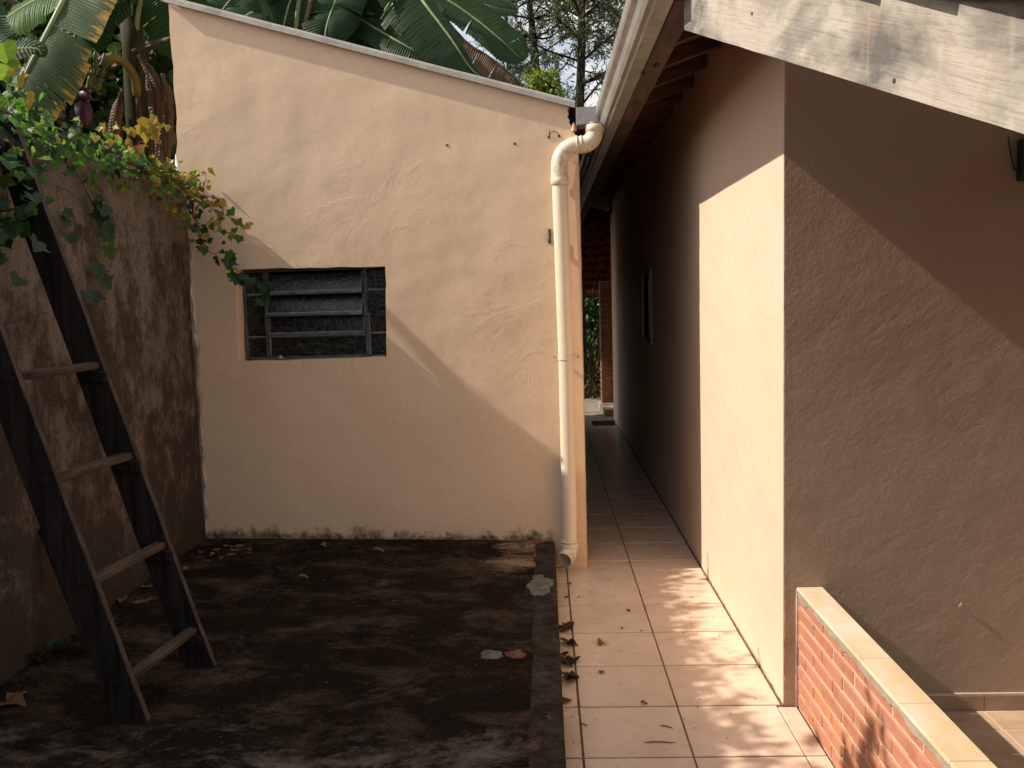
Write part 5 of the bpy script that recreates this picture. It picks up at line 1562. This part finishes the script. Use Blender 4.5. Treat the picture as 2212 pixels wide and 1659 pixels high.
drop(810, 1193, .168, .055, 'tanleaf', 'tan curled leaf alone near the middle of the shed wall base', None)
drop(648, 1250, .168, .05, 'tanleaf', 'small tan leaf lying alone on the black slab', None)
drop(694, 1178, .168, .05, 'tanleaf', 'tan leaf close to the shed wall below the window', None)
drop(1125, 1180, .168, .04, 'tanleaf', 'small tan leaf on the pale corner of the slab', None)
drop(40, 1500, .168, .08, 'dryleaf', 'brown leaf below the stained wall, right one of the pair at the left edge', 'leaves at the left edge'); drop(12, 1520, .168, .09, 'dryleaf', 'brown leaf cut by the left edge of the picture below the stained wall', 'leaves at the left edge')
drop(1110, 1413, .186, .045, 'tanleaf', 'curled leaf lying on the broken red brick in the slab', None)
WK = [((1228, 1352), 'dark rotten leaf in the clump farthest up the walkway along the slab edge', ((1222, 1352), (1236, 1352), (1230, 1360), (1218, 1360))), ((1222, 1393), 'brown leaf scrap between the two upper rotten clumps on the walkway edge', ((1222, 1394), (1228, 1392))), ((1230, 1426), 'dark rotten leaf in the middle clump along the slab edge', ((1224, 1420), (1240, 1424), (1226, 1430), (1216, 1432))), ((1224, 1462), 'dark rotten leaf in the clump nearest the viewer along the slab edge', ((1216, 1458), (1230, 1460), (1226, 1468), (1222, 1474)))]
for (c_, lb, ps) in WK:
    for px, py in ps: drop(px, py, .001, rl.uniform(.045, .068), 'wetleaf', lb, 'rotten leaves along the walkway edge')
drop(1228, 1518, .001, .055, 'dryleaf', 'reddish leaf on the walkway edge nearest the viewer', None)
drop(1304, 1388, .001, .05, 'tanleaf', 'pale curled leaf in the middle of the walkway tiles', None)
for px, py, s_, lb in ((1228, 1262, .02, 'tiny dark scrap on the strip tile just below the downpipe mouth'), (1226, 1291, .022, 'tiny dark scrap on the strip tile a tile below the downpipe mouth'), (1357, 1318, .022, 'small dark leaf near the middle grout line in the far tile rows'), (1299, 1456, .030, 'small dark leaf in the middle of the left tile, level with the nearest clump'), (1387, 1521, .028, 'small dark leaf lying just above the grout line nearest the brick wall corner'), (1342, 1357, .014, 'speck of leaf just left of the middle grout line'), (1252, 1290, .013, 'speck of leaf right of the left grout line below the pipe'), (1385, 1363, .012, 'speck of leaf on the middle grout line crossing')):
    drop(px, py, .001, s_, 'wetleaf', lb, 'leaf scraps on the walkway')
# twigs and grit
for px, py, l_, a_, lb in ((1440, 1570, .05, -.5, 'short curved twig on the nearest walkway tile'), (1425, 1604, .115, -.05, 'long thin twig on the nearest walkway tile'), (1262, 1566, .03, -.6, 'tiny twig near the left grout line of the walkway')):
    p_ = atz(px, py, .004); d_ = Vector((math.cos(a_), math.sin(a_), 0)) * l_ / 2
    tag(G().tube(spline([p_ - d_, p_ + Vector((0, .006, 0)), p_ + d_], 8), [.001, .002, .0022, .002, .0022, .002, .0015, .001], 5).build('twig', MAT['bark']), lb, 'twig')
G_ = G(); rg = random.Random(44)
for i in range(620):
    if i < 110: c_ = Vector((rg.uniform(.04, .88), rg.uniform(2.6, 5.1), .001))
    elif i < 150: c_ = Vector((rg.gauss(.895, .006), rg.uniform(3.4, 5.2), .001))
    elif i < 175: c_ = Vector((rg.uniform(.04, .1), rg.uniform(2.6, 4.9), .001))
    elif i < 380: c_ = Vector((rg.uniform(-2.1, -.1), 5.35 - abs(rg.gauss(0, .5)), .166))
    elif i < 520: c_ = Vector((-2.13 + abs(rg.gauss(0, .12)), rg.uniform(2.6, 5.3), .166))
    else: c_ = Vector((rg.uniform(-2.0, 0), rg.uniform(2.6, 5.2), .166))
    s_ = rg.uniform(.0018, .0045) * (1.9 if i >= 175 else 1)
    a_ = rg.uniform(0, 6)
    vs_ = [c_ + Vector((math.cos(a_ + k_ * 2.1) * s_ * rg.uniform(.6, 1.4), math.sin(a_ + k_ * 2.1) * s_ * rg.uniform(.6, 1.4), 0)) for k_ in range(3)] + [c_ + Vector((0, 0, s_ * .7))]
    G_.add(vs_, [(0, 1, 3), (1, 2, 3), (2, 0, 3)])
tag(G_.build('grit', MAT['wetleaf']), 'fine dark grit and crumbs scattered over tiles and slab', 'grit', kind='stuff')
